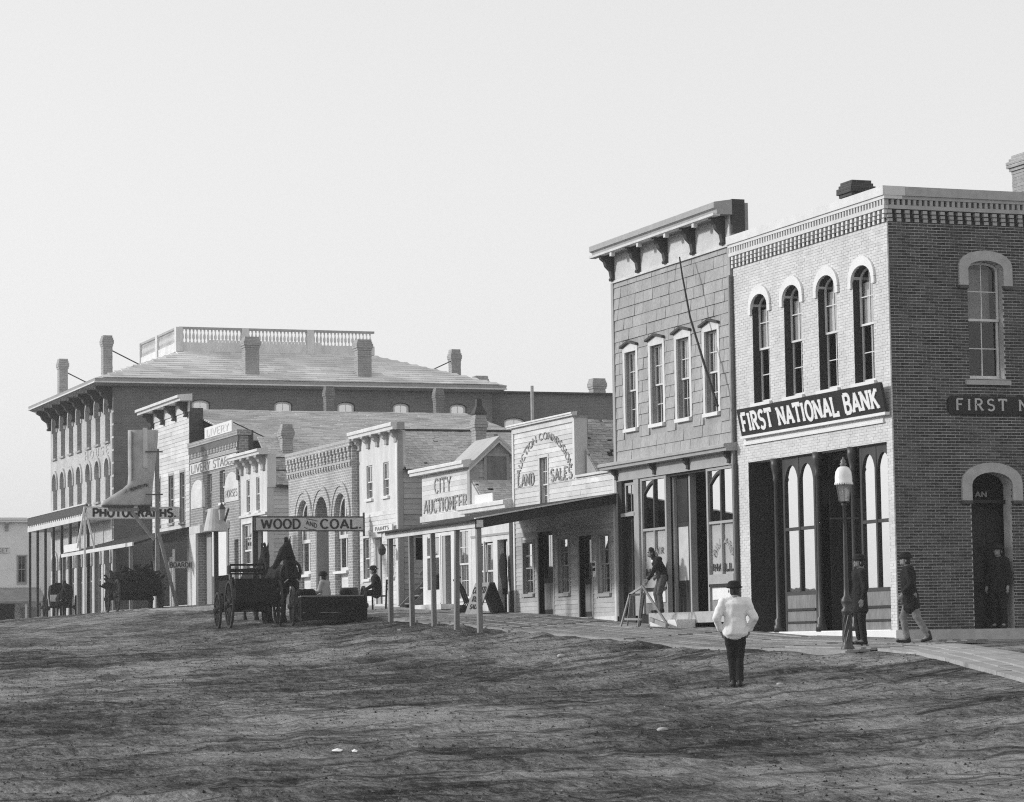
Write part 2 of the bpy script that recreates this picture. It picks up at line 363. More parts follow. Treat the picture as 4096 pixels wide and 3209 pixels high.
def ribbon(pl, t):
    L = []; Rr = []; n = len(pl); closed = (Vector(pl[0])-Vector(pl[-1])).length < 1e-6
    for i in range(n):
        p = Vector(pl[i]); a = Vector(pl[i-1]) if i > 0 else (Vector(pl[-2]) if closed else None); b = Vector(pl[i+1]) if i < n-1 else (Vector(pl[1]) if closed else None)
        d1 = (p-a).normalized() if a is not None else None; d2 = (b-p).normalized() if b is not None else None
        d1 = d1 or d2; d2 = d2 or d1; m = (d1+d2)
        m = m.normalized() if m.length > .05 else d1
        nn = Vector((-m.y, m.x)); k = max(.72, nn.dot(Vector((-d1.y, d1.x))))
        L.append(p+nn*(t/2/k)); Rr.append(p-nn*(t/2/k))
    return L, Rr
def letter(parent, ch, place, t, m, M, n0, dep=.012, serif=0):
    wd, strokes, feet = GL[ch]; mb = MB(M); k = 0
    sl = [(s, t) for s in strokes]+[([(x-serif, y+(t*.3 if y < .5 else -t*.3)), (x+serif, y+(t*.3 if y < .5 else -t*.3))], t*.75) for x, y in feet if serif]
    for s, tt in sl:
        L, Rr = ribbon(s, tt); k += 1
        for i in range(len(s)-1):
            mb.prism([place(*L[i]), place(*L[i+1]), place(*Rr[i+1]), place(*Rr[i])], n0, n0+dep+.0012*k)
    return mb.build('letter', m, parent)
def text(parent, s, M, u0, u1, z0, h, m, t=.14, serif=0, n0=.001, sgn=-1, dep=.012, gap=.12, widths=None, h1=None):
    """letters from u0 towards u1 (sgn: -1 on the shop fronts, +1 on the walls that face the camera)"""
    tot = sum(GL[c][0]+gap for c in s)-gap; sc = abs(u1-u0)/tot; x = 0
    for c in s:
        if c != ' ':
            letter(parent, c, lambda px, py, x=x: (u0+sgn*(x+px)*sc, z0+py*h), t, m, M, n0, dep, serif)
        x += GL[c][0]+gap
def rotx(a): return Matrix.Rotation(a, 4, 'X')
def shingles(parent, X0, X1, ya, za, yb, zb, ex, m, wmin=.1, wmax=.2, limit=300, th=.022, name='shingle', ragged=.0, in0=0, in1=0):
    """courses on a slope that falls from (yb,zb) at the ridge to (ya,za) at the eave, facing the camera"""
    sl = math.atan2(zb-za, yb-ya); L = math.hypot(yb-ya, zb-za); it = []; s = 0.
    while s < L:
        x0 = X0+in0*(s+ex)/L; x1 = X1-in1*(s+ex)/L; x = x0+RN.uniform(-.1, 0)
        while x < x1:
            w = RN.uniform(wmin, wmax); q = s+RN.uniform(-.012, .012)-(RN.random() < ragged)*RN.uniform(0, .05)
            if not (RN.random() < ragged*.35):
                y = ya+math.cos(sl)*(q+ex*.6); z = za+math.sin(sl)*(q+ex*.6)+.02
                a = max(x, x0); b = min(x+w-.006, x1)
                if b-a > .03: it.append((Vector(((a+b)/2, y, z)), (b-a, ex*1.25, th*RN.uniform(.7, 1.4)), rotx(sl-.07+RN.uniform(-.02, .02))))
            x += w
        s += ex
    pieces(name, it, m, parent, limit, stuff=name+'_courses')
def boxm(name, M, u0, u1, n0, n1, z0, z1, m, parent=None): return MB(M).box(u0, u1, n0, n1, z0, z1).build(name, m, parent)

# ------------------------------------------------------------------ ground
EDGE = [(-80, -2.6), (0, -1.75), (20, -1.12), (35, -.62), (42, -.36), (46, -.25), (50, -.22), (54.7, -.12), (59.5, .10), (65, .30), (68, .46), (72, .62), (77, .78), (85, 1.02), (95, 1.28), (105, 1.46), (115, 1.48), (125, 1.42), (140, 1.40), (170, 1.50), (260, 1.5), (3000, 1.5)]
def lerp(tab, x):
    for (a, p), (b, q) in zip(tab, tab[1:]):
        if x <= b:
            t = max(0, (x-a)/(b-a)); return p+(q-p)*t
    return tab[-1][1]
def edge_z(y): return lerp(EDGE, y)
def walk_z(x, y): return edge_z(y)+.055*(min(max(x, 24.2), 27.6)-24.2)
def ground_z(x, y, rough=True):
    if x < 24.2: z = edge_z(y)-.085*min(24.2-x, 6)-.018*max(0, min(18.2-x, 30))
    else: z = edge_z(y)+.05*(min(x, 27.6)-24.2)-.05
    if rough:
        d = math.hypot(x, y); k = 1 if x < 24.6 or y < 46 else .25
        if y < 49.5: k *= min(1, max(.08, abs(x-(25.9-(48-y)*.28))*.9-.6))
        if d < 170:
            z += k*(.05*noise.noise((x*.16+3, y*.10, 0))+.028*noise.noise((x*.55, y*.24, 4))+.040*noise.noise((x*1.7, y*.7, 9))+.036*noise.noise((x*3.6, y*1.7, 2)))
            ra = x*.936-y*.351; rb = x*.351+y*.936                                     # wheel ruts sweeping round the corner
            for fa, fb, sd_, dp_ in ((.035, .33, 1, .055), (.05, .62, 5, .04)):
                nn_ = abs(noise.noise((ra*fa, rb*fb+.25*math.sin(ra*.11+sd_), sd_))); z -= k*dp_*max(0, 1-nn_*7)
            z += k*.03*noise.noise((x*2.6-y*1.0, y*.35+x*.2, 12))
    return z
def axis(lo, hi, a, b, s, g=1.25):
    xs = [a]; 
    while xs[-1] < b: xs.append(xs[-1]+s)
    st = s
    while xs[-1] < hi: st *= g; xs.append(xs[-1]+st)
    st = s; ys = [a]
    while ys[-1] > lo: st *= g; ys.append(ys[-1]-st)
    return sorted(set(ys[1:]+xs))
gx = axis(-480, 480, 1, 34, .22); gy = []
y = 14.
while y < 70: gy.append(y); y += .17
while y < 140: gy.append(y); y += .5
st = .5
while y < 560: gy.append(y); st *= 1.3; y += st
st = .2; y = 14.
while y > -90: st *= 1.4; y -= st; gy.insert(0, y)
gv = [(x, yy, ground_z(x, yy)) for yy in gy for x in gx]; n = len(gx)
gf = [(j*n+i, j*n+i+1, (j+1)*n+i+1, (j+1)*n+i) for j in range(len(gy)-1) for i in range(n-1)]
m, t, p = new_mat('street_dirt')
def nzr(sc, det, vec, ro=.6, rot=AL):
    g_ = t.nodes.new('ShaderNodeNewGeometry'); mp = t.nodes.new('ShaderNodeMapping'); mp.inputs[2].default_value = (0, 0, rot); mp.inputs[3].default_value = vec
    n_ = t.nodes.new('ShaderNodeTexNoise'); n_.inputs['Scale'].default_value = sc; n_.inputs['Detail'].default_value = det; n_.inputs['Roughness'].default_value = ro
    t.links.new(g_.outputs['Position'], mp.inputs[0]); t.links.new(mp.outputs[0], n_.inputs[0]); return n_.outputs[0]
v1 = rng(t, nzr(.22, 5, (1, .55, 1)), .40, .60, 0, 1); v2 = rng(t, nzr(1.4, 6, (1.0, .45, 1), .7), .36, .64, 0, 1); v3 = rng(t, nzr(7.5, 6, (1.0, .30, 1), .8), .33, .67, 0, 1)
v4 = rng(t, nzr(1.0, 4, (.30, .8, 1), .7), .36, .64, 0, 1); v5 = rng(t, nzr(20, 4, (1, .30, 1), .85), .34, .66, 0, 1)
v = mth(t, 'ADD', mth(t, 'MULTIPLY', v1, .27), mth(t, 'ADD', mth(t, 'MULTIPLY', v2, .17), mth(t, 'ADD', mth(t, 'MULTIPLY', v3, .32), mth(t, 'ADD', mth(t, 'MULTIPLY', v4, .17), mth(t, 'MULTIPLY', v5, .28)))))
v = mth(t, 'POWER', rng(t, v, .30, .84, .0, 1), 1.5)
v = rng(t, v, 0, 1, .024, .40)
def rutline(sc, vec, wdt): return rng(t, mth(t, 'ABSOLUTE', mth(t, 'SUBTRACT', nzr(sc, 2, vec, .5), .5)), 0, wdt, .30, 1)          # dark lines along the wheel tracks: rut shade and damp soil in the colour
v = mth(t, 'MULTIPLY', v, mth(t, 'MULTIPLY', rutline(.5, (.10, .9, 1), .022), rutline(1.0, (.09, .8, 1), .018)))
t.links.new(v, p.inputs['Base Color']); p.inputs['Roughness'].default_value = .95; p.inputs['Specular IOR Level'].default_value = .1
hb = mth(t, 'ADD', mth(t, 'MULTIPLY', nz(t, 5, 6, (1.3, .7, 1), .78), .7), mth(t, 'MULTIPLY', nz(t, 26, 4), .35)); bump(t, p, hb, .16, 1.0)
M_DIRT = m
g = mk('street_ground', gv, gf, m, None, True, fix=False); kind(g, 'structure'); tag(g, 'rutted bare dirt street', 'ground')

# hill across the street, behind the camera's left shoulder: it shows only as the reflection in the shop windows
hv = []; hf = []; ni, nj = 320, 6
for j in range(nj):
    for i in range(ni):
        a = rad(-62+i*64/(ni-1)); r = 230+j*26
        ad = math.degrees(a); prof_ = lerp([(-62, 4.5), (-40, 5.5), (-20, 6), (-15, 6.6), (-13.3, 6.2), (-12.5, 7.6), (-11.8, 10), (-10.4, 11.6), (-9.2, 7.2), (-8.4, 3.6), (-6, 3), (-2, 2.5), (2, 0)], ad)+1.0*noise.noise((i*1.3, 0, 1))
        hv.append((math.sin(a)*r, math.cos(a)*r, 1.0+prof_*math.sin(math.pi*min(1, j/(nj-1)*.5+0))-1.0+(.8*noise.noise((i*2.1, j*2, 3)) if j else -3)))
for j in range(nj-1):
    for i in range(ni-1): hf.append((j*ni+i, j*ni+i+1, (j+1)*ni+i+1, (j+1)*ni+i))
kind(mk('hills', hv, hf, mat('wooded_hill', .035, .3, .05, .95), None, False), 'structure')

# board walk along the shop fronts
walk = kind(link('sidewalk', None, (26, 48, edge_z(48))), 'structure'); it = []
ya = 47.3; XE = 24.3
while ya < 112:
    yb = min(ya+RN.uniform(3.2, 4.2), 112); x = XE+RN.uniform(-.05, .02)
    while x < XF-.06:
        w = RN.uniform(.19, .27); xe = min(x+w, XF-.03)
        for (a, b) in ((ya, yb),):
            ym = (a+b)/2; sl = math.atan2(edge_z(b)-edge_z(a), b-a)
            it.append((Vector(((x+xe)/2, ym, walk_z((x+xe)/2, ym)-.01+RN.uniform(-.012, .008))), (xe-x-RN.uniform(.008, .02), (b-a)/math.cos(sl)-.012, .05), rotx(sl)))
        x += w
    ya = yb
pieces('plank', it, M_PLANK, walk, 330)
kb = MB(); yy = 47.3
while yy < 111:
    y2 = yy+2.2; kb.add([(XE-.04, yy, edge_z(yy)-.35), (XE+.05, yy, edge_z(yy)-.35), (XE+.05, yy, edge_z(yy)+.0), (XE-.04, yy, edge_z(yy)+.0), (XE-.04, y2, edge_z(y2)-.35), (XE+.05, y2, edge_z(y2)-.35), (XE+.05, y2, edge_z(y2)+.0), (XE-.04, y2, edge_z(y2)+.0)],
        [(0, 1, 2, 3), (7, 6, 5, 4), (0, 4, 5, 1), (1, 5, 6, 2), (2, 6, 7, 3), (3, 7, 4, 0)]); yy = y2
kb.build('edge_board', M_WOODG, walk)
# plank crossing that leaves the corner to the right
cross = kind(link('crossing_walk', None, (27, 46, -.3)), 'structure'); it = []
cb = MB()
for k in range(6):
    ys = 48.6-.1*k; 
    while ys > 32:
        L = RN.uniform(2.6, 3.6); a = (25.25+k*.27-(48-ys)*.28, ys); b = (25.25+k*.27-(48-ys+L-.02)*.28, ys-L+.02)
        mb = MB(); jz = RN.uniform(-.006, .006)
        mb.rings([[(x_-.128, y_, z_-.03), (x_+.128, y_, z_-.03+.004), (x_+.128, y_, z_+.055), (x_-.128, y_, z_+.05)] for x_, y_, z_ in [(a[0]+(b[0]-a[0])*q, a[1]+(b[1]-a[1])*q, ground_z(a[0]+(b[0]-a[0])*q, a[1]+(b[1]-a[1])*q, False)+jz) for q in (0, .33, .67, 1)]])
        mb.build('plank', M_PLANKW, cross); ys -= L
it = []
x0 = 27.0
while x0 < 40:
    L = RN.uniform(3, 4)
    for k in range(3): it.append((Vector((x0+L/2, 50.75-k*.30, -.10-k*.01)), (L-.01, .28, .05), Matrix.Identity(4)))
    x0 += L
pieces('plank', it, M_PLANKW, cross)

# ------------------------------------------------------------------ the bank on the corner
YC = 50.95
bank = thing('bank_building', 'two storey corner brick bank with corbelled cornice and arched upper windows', 'bank', (28, 52, -.1))
SB = mapS(YC)
FW = [(51.62, 52.52), (53.26, 54.14), (54.93, 55.80), (56.56, 57.42)]
fops = [(a, b, 5.26, 7.70) for a, b in FW]+[(51.2, 57.8, .14, 3.97)]
sops = [(29.15, 29.98, 5.28, 7.72), (29.10, 30.05, .14, 3.34)]
wall(bank, F0, YC+.012, 58.38, -.35, 8.99, fops, -.36, -.009, M_BUFFMORT, arches=[(a, b, 7.40, 7.70) for a, b in FW])
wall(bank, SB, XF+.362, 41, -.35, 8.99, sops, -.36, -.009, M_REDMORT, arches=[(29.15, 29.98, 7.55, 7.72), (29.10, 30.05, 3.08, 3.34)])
boxm('wall_end', SB, XF+.010, XF+.361, -.0115, -.009, -.35, 8.99, M_REDMORT, bank)
# dark linings on one jamb of the openings: shade put into the colour

for a, b in FW: MB(F0).box(b-.004, b+.02, -.36, -.012, 5.26, 7.45).build("reveal", M_SHADE, bank)
MB(F0).box(57.79, 57.82, -1.2, -.012, .1, 3.97).build("reveal", M_SHADE, bank)
def brickwork(M, rot, u0, u1, z0, z1, ops, arch, ex=.061, L=.204, off=0, jt=.014):
    it = []; r = 0; z = z0
    while z+ex <= z1+.001:
        x = u0-(L/2 if r % 2 else 0)+off
        blocked = []
        for a, b, c, d, sp in arch:
            zc = z+ex/2
            if c < zc < d:
                h = (b-a)/2 if zc < sp else (b-a)/2*math.sqrt(max(0, 1-((zc-sp)/(d-sp))**2))
                blocked.append(((a+b)/2-h, (a+b)/2+h))
        for a, b, c, d in ops:
            if c < z+ex/2 < d: blocked.append((a, b))
        while x < u1:
            segs = [(max(x, u0), min(x+L-jt, u1))]
            for a, b in blocked:
                ns = []
                for p, q in segs:
                    if q <= a or p >= b: ns.append((p, q))
                    else:
                        if a-p > .02: ns.append((p, a))
                        if q-b > .02: ns.append((b, q))
                segs = ns
            for p, q in segs:
                if q-p > .015: it.append((Vector(M((p+q)/2, -.015+RN.uniform(-.0025, .0025), z+ex/2)), (q-p, .03, ex-jt-.0005), rot))
            x += L
        z += ex; r += 1
    return it
bf = brickwork(F0, ROT_F, YC, 58.38, -.1, 8.98, [(51.2, 57.8, .0, 3.97)], [(a, b, 5.26, 7.70, 7.40) for a, b in FW], jt=.009)
bs = brickwork(SB, ROT_S, XF+.033, 31.6, -.1, 8.98, [], [(29.15, 29.98, 5.28, 7.72, 7.55), (29.10, 30.05, .0, 3.34, 3.08)])
ns_ = [b for b in bs if b[0].z < 6.2][:]
near = sorted(bs, key=lambda t: (Vector(t[0])-Vector((28.6, YC, 1.6))).length)[:210]; ids = {id(b) for b in near}
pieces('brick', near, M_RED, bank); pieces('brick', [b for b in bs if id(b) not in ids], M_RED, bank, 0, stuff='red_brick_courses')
nearf = sorted(bf, key=lambda t: (Vector(t[0])-Vector((XF, 51, 2.6))).length)[:90]; ids = {id(b) for b in nearf}
pieces('brick', nearf, M_BUFF, bank); pieces('brick', [b for b in bf if id(b) not in ids], M_BUFF, bank, 0, stuff='buff_brick_courses')
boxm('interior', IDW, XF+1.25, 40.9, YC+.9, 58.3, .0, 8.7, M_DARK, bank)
boxm('roof', IDW, XF+.3, 41, YC+.3, 58.36, 8.72, 8.8, M_DTRIM, bank)
boxm('ceiling', IDW, XF+.3, XF+1.3, 51.1, 57.9, 3.98, 4.05, M_DARK, bank)
# parapet, dentils and corbel bricks; the cornice stands 0.15 m proud on both streets
OH = .15
boxm('parapet', F0, YC-OH, 58.42, -.36, OH, 8.985, 9.175, M_BUFFMORT, bank)
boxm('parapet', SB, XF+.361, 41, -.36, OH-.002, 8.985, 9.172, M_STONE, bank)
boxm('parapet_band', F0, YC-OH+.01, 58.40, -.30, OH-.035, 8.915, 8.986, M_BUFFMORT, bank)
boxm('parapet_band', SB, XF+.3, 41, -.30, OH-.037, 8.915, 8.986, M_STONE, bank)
boxm('cornice_shade', F0, YC+.002, 58.39, -.1, .004, 8.452, 8.92, M_SHADE, bank)  # dark backing painted as the shade between dentils and corbels
boxm('cornice_shade', SB, XF+.12, 41, -.1, .004, 8.46, 8.92, M_SHADE, bank)
it = [(Vector(F0(YC-.06+k*.128, .055, 8.855)), (.064, .09, .118), ROT_F) for k in range(59)]; pieces('dentil', it, M_BUFF, bank)
it = [(Vector(SB(XF-.03+k*.128, .055, 8.855)), (.064, .09, .118), ROT_S) for k in range(36)]; pieces('dentil', it, M_STONE, bank)
boxm('corbel_band', F0, YC-.09, 58.40, -.05, .10, 8.715, 8.795, M_BUFF, bank)
boxm('corbel_band', SB, XF-.0, 41, -.05, .098, 8.715, 8.795, M_STONE, bank)
it = []; it2 = []
for r in range(3):
    for k in range(37): it.append((Vector(F0(YC-.05+k*.203+r*.066+.02, .042-r*.014, 8.66-r*.082)), (.085, .105-r*.03, .072), ROT_F))
    for k in range(23): it2.append((Vector(SB(XF+.03+k*.203+r*.02, .042-r*.014, 8.66-r*.082)), (.10, .105-r*.03, .066), ROT_S))
pieces('corbel_brick', it, M_BUFFMORT, bank); pieces('corbel_brick', it2, M_STONE, bank)
# plinth
boxm('plinth', F0, YC-.07, 58.38, -.2, .07, -.34, .135, M_STONEW, bank); boxm('plinth', SB, XF+.13, 41, -.2, .068, -.34, .135, M_STONE, bank)
for a, b in FW:
    w = window(bank, F0, a+.02, b-.02, 5.30, 7.68, .15, 7.40, 2, (2, 2), M_WHITE, .045, M_HALF, sill=0, blind=.97)
    so_ = MB(F0); strip(so_, arch_pts(a+.012, b-.012, 7.39, 7.685), arch_pts(a-.004, b+.004, 7.40, 7.702), -.355, -.013); so_.build('soffit_shade', M_SHADE, bank)  # dark lining added as the shade under the arch
    MB(F0).box(a-.07, b+.07, -.2, .07, 5.17, 5.262).build('sill', M_STONEW, bank)
    hd = MB(F0); ip = arch_pts(a, b, 7.40, 7.70); op = arch_pts(a-.13, b+.13, 7.42, 7.90); strip(hd, ip, op, -.01, .05)
    hd.box(a-.13, a, -.01, .049, 7.27, 7.41); hd.box(b, b+.13, -.01, .049, 7.27, 7.41); hd.build('window_hood', M_STONEW, bank)
w = window(bank, SB, 29.17, 29.96, 5.30, 7.71, .16, 7.55, 2, (2, 2), M_WHITE, .05, M_CLEAR, sill=0, blind=.0)
boxm('curtain', SB, 29.2, 29.93, -.5, -.48, 6.5, 7.6, M_STONE, bank)
MB(SB).box(29.03, 30.08, -.2, .07, 5.14, 5.24).build('sill', M_STONE, bank)
def hood(a, b, sp, top, zt, drop, t):
    hd = MB(SB); ip = arch_pts(a, b, sp, top); op = arch_pts(a-t, b+t, sp+.06, zt)
    strip(hd, ip, op, -.01, .06); hd.box(a-t, a+.0, -.01, .059, drop, sp+.05); hd.box(b, b+t, -.01, .059, drop, sp+.05); hd.build('arch_hood', M_STONE, bank)
    MB(SB).box(a-t-.01, a, -.01, .075, drop-.07, drop).box(b, b+t+.01, -.01, .075, drop-.07, drop).build('label_stop', M_DBRICK, bank)
hood(29.15, 29.98, 7.55, 7.72, 7.93, 7.2, .21); hood(29.10, 30.05, 3.08, 3.34, 3.54, 2.76, .23)
dr = boxm('side_door', SB, 29.12, 30.43, -.62, -.56, .12, 2.72, M_BLACK, bank)
for k in range(2):
    for j in range(3): boxm('door_panel', SB, 29.32+k*.42, 29.65+k*.42, -.57, -.545, .3+j*.8, .95+j*.8, M_WOODD, dr)
boxm('transom_bar', SB, 29.11, 30.04, -.34, -.25, 2.72, 2.79, M_BLACK, bank)
boxm('transom_light', SB, 29.12, 30.03, -.33, -.32, 2.79, 3.33, M_DARK, bank)
text(bank, 'AN', SB, 29.37, 29.64, 2.85, .11, M_GOLD, .16, .08, n0=-.318, sgn=1)
# shop front of the bank: iron columns, paired lancet windows, doors set back
sf = MB(F0); sf.box(51.2, 57.8, -.62, -.50, 3.80, 3.97); sf.build('storefront_head', M_DTRIM, bank)
def column(y):
    x = XF+.04; pr = [(.12, .14), (.12, .28), (.09, .31), (.10, .40), (.062, .46), (.058, 1.0), (.052, 3.45), (.075, 3.50), (.06, 3.55), (.09, 3.70), (.11, 3.82), (.11, 3.97)]
    MB().lathe((x, y, 0), pr, 16).build('iron_column', M_IRON, bank, True)
for y in (56.47, 54.42, 52.80): column(y)
def lancet(u0, u1):
    n = -.12; mb = MB(F0); um = (u0+u1)/2; hw = .085
    zb, zt, ztr = 1.02, 3.80, 2.38
    mb.box(u0-.02, u0+.06, n-.08, n, .15, 3.97); mb.box(u1-.06, u1+.02, n-.08, n, .15, 3.97); mb.box(um-.035, um+.035, n-.079, n+.01, zb, 3.97)
    mb.box(u0+.06, u1-.06, n-.078, n-.002, ztr-.03, ztr+.04); mb.box(u0+.06, u1-.06, n-.078, n-.002, zb-.08, zb)
    w = None; pan = []
    for a, b in ((u0+.06, um-.035), (um+.035, u1-.06)):
        k = 12; ar = arch_pts(a, b, 3.30, 3.79, k)
        for (p, y0), (q, y1) in zip(ar, ar[1:]): mb.prism([(p, y0), (q, y1), (q, 3.97), (p, 3.97)], n-.07, n-.004)
        pan.append([(a, ztr+.04), (b, ztr+.04)]+list(reversed(ar))); pan.append([(a, zb), (b, zb), (b, ztr-.03), (a, ztr-.03)])
    w = mb.build('lancet_window', M_DTRIM, bank)
    for p in pan: MB(F0).add([(u, n-.04, z) for u, z in p], [tuple(range(len(p)))]).build('pane', M_PLATE, w)
    pb = boxm('bulkhead', F0, u0+.06, u1-.06, n-.06, n-.01, .15, .94, M_WOODM, bank)
    boxm('panel_mould', F0, u0+.06, u1-.06, n-.02, n+.03, .60, .65, M_WOODD, pb); boxm('panel_mould', F0, u0+.06, u1-.06, n-.02, n+.03, .33, .37, M_WOODD, pb)
lancet(54.75, 56.28); lancet(51.24, 52.62)
for a, b in ((52.72, 54.68), (56.4, 57.75)):
    d = boxm('entrance_door', F0, a, b, -1.15, -1.08, .15, 3.0, M_WOODD, bank)
    for k in range(2):
        uu = a+(b-a)*(.12+.42*k); boxm('door_panel', F0, uu, uu+(b-a)*.34, -1.09, -1.06, .35, 1.1, M_BLACK, d); boxm('door_panel', F0, uu, uu+(b-a)*.34, -1.09, -1.06, 1.25, 2.7, M_BLACK, d)
    boxm('return_panel', F0, a-.05, a, -1.1, -.45, .15, 3.97, M_WOODD, bank); boxm('return_panel', F0, b, b+.05, -1.1, -.45, .15, 3.97, M_WOODD, bank)
boxm('threshold', F0, 51.2, 57.8, -1.2, .02, .10, .152, M_STONEW, bank)
def chimney(parent, x0, x1, y0, y1, z0, z1, m, corb=.09, name='chimney', ch=.09):
    it = MB(); z = z0; k = 0; nn = int((z1-z0)/ch)
    for k in range(nn):
        e = RN.uniform(-.006, .006)
        r = nn-1-k; e += {0: .0, 1: corb*.5, 2: corb, 3: corb, 4: corb*.5}.get(r, 0)
        it.box(x0-e, x1+e, y0-e, y1+e, z0+k*ch+.004, z0+(k+1)*ch-.003)
    it.box(x0+.012, x1-.012, y0+.012, y1-.012, z0, z1-.01)
    return it.build(name, m, parent)
chimney(bank, 28.95, 29.42, 55.55, 56.1, 8.8, 10.14, M_DBRICK, .07, ch=.07)
chimney(bank, 31.26, 31.95, 52.0, 52.6, 8.8, 10.28, M_CBRICK, .09, ch=.07)
sg = MB(F0).prof([(.06, 4.56), (.12, 4.56), (.24, 5.16), (.18, 5.16)], 50.98, 57.85).build('bank_sign', M_BLACK)
tag(sg, 'long black sign reading FIRST NATIONAL BANK across the sunlit bank front', 'sign')
MSG = lambda u, n, z: (XF-.122-(z-4.56)*.2-n, u, z)
text(sg, 'FIRST NATIONAL BANK', MSG, 57.68, 51.16, 4.66, .38, M_LETW, .21, .14, n0=.002, gap=.14)
fr = MB(F0); fr.box(50.96, 57.87, .04, .15, 4.50, 4.558); fr.build('ledge', M_STONEW, sg)
mo = MB(F0).box(51.25, 57.95, .0, .05, 4.36, 4.40).box(51.28, 57.92, .0, .03, 4.40, 4.50).build('moulding', M_STONEW, bank)
s2 = MB(SB).prism([(28.60, 4.60), (28.66, 4.53), (34.0, 4.53), (34.06, 4.6), (34.06, 4.83), (34.0, 4.90), (28.66, 4.90), (28.60, 4.83)], .01, .05).build('bank_sign', M_BLACK)
tag(s2, 'black sign board starting FIRST N on the shaded side wall of the bank', 'sign')
text(s2, 'FIRST NATIONAL BANK', SB, 28.78, 33.8, 4.61, .23, mat('grey_lettering', .5), .15, .09, n0=.051, sgn=1, gap=.33)

# ------------------------------------------------------------------ the grey shingled front with the billiard hall
sl = thing('slate_fronted_building', 'tall shop with grey slab shingled upper front and heavy bracketed cornice beside the bank', 'shop', (28, 62, .3))
WS = [(64.1, 64.8), (62.45, 63.2), (60.88, 61.62), (59.28, 60.0)]
ops = [(a-.14, b+.14, 5.12, 7.42) for a, b in WS]
wall(sl, F0, 58.46, 65.5, 4.2, 10.0, [(a-.02, b+.02, 5.2, 7.2) for a, b in WS], -.45, -.002, M_SLATE)
it = []; z = 4.45; r = 0
while z < 8.98:
    h = min(.275, 9.0-z); x = 58.58-RN.uniform(0, .45)
    while x < 65.42:
        w = RN.uniform(.44, .58)
        for a, b in spans(max(x, 58.58), min(x+w-.012, 65.42), z, z+h, ops):
            if b-a > .05: it.append((Vector(F0((a+b)/2, 0, z+h/2)), (b-a, .032*RN.uniform(.7, 1.3), h-.006), ROT_F @ Matrix.Rotation(RN.uniform(-.0015, .0015), 4, 'Y')))
        x += w
    z += .275; r += 1
pieces('slate', it, M_SLATE, sl, shape='clap')
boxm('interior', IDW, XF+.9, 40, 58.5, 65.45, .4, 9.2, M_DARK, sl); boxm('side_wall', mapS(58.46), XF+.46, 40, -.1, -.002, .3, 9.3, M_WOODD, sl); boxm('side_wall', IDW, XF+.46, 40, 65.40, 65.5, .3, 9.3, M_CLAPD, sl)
boxm('corner_board', F0, 65.42, 65.56, -.02, .05, .5, 9.02, M_TRIM, sl); boxm('corner_board', F0, 58.44, 58.58, -.02, .05, .5, 9.02, M_TRIM, sl)
boxm('frieze', F0, 58.46, 65.5, -.01, .035, 9.0, 9.78, M_CLAP, sl); boxm('frieze_mould', F0, 58.46, 65.5, .03, .07, 8.98, 9.04, M_WHITE, sl)
cornice(sl, F0, 58.36, 65.95, 9.70, 9.98, .46, M_TRIM); boxm('soffit_strip', F0, 58.37, 65.94, .30, .475, 9.665, 9.72, M_WHITE, sl)
MB(F0).prof([(-.32, 9.3), (.0, 9.3), (.0, 10.06), (-.32, 10.06)], 58.36, 58.46).build('cornice_return', M_DTRIM, sl)
for y in (65.4, 63.72, 62.05, 60.42, 58.75): bracket(sl, F0, y, .15, 9.70, .66, .36, M_DTRIM, .03)
for y in (64.6, 62.9, 61.25, 59.6): boxm('modillion', F0, y-.06, y+.06, .34, .44, 9.56, 9.70, M_WHITE, sl)
for i, (a, b) in enumerate(WS):
    window(sl, F0, a, b, 5.25, 7.16, .09, None, 3, (2, 2), M_WHITE, .04, M_HALF, blind=1.0 if i != 2 else .95, casing=.12, cap=True, sill=.09, blindlow=0)
cornice(sl, F0, 58.36, 65.95, 4.28, 4.44, .34, M_TRIM, name='shop_cornice'); boxm('shop_frieze', F0, 58.5, 65.5, -.02, .04, 3.98, 4.28, M_TRIM, sl)
for y in (65.4, 63.0, 61.0, 58.7): bracket(sl, F0, y, .12, 4.28, .26, .18, M_DTRIM, .04)
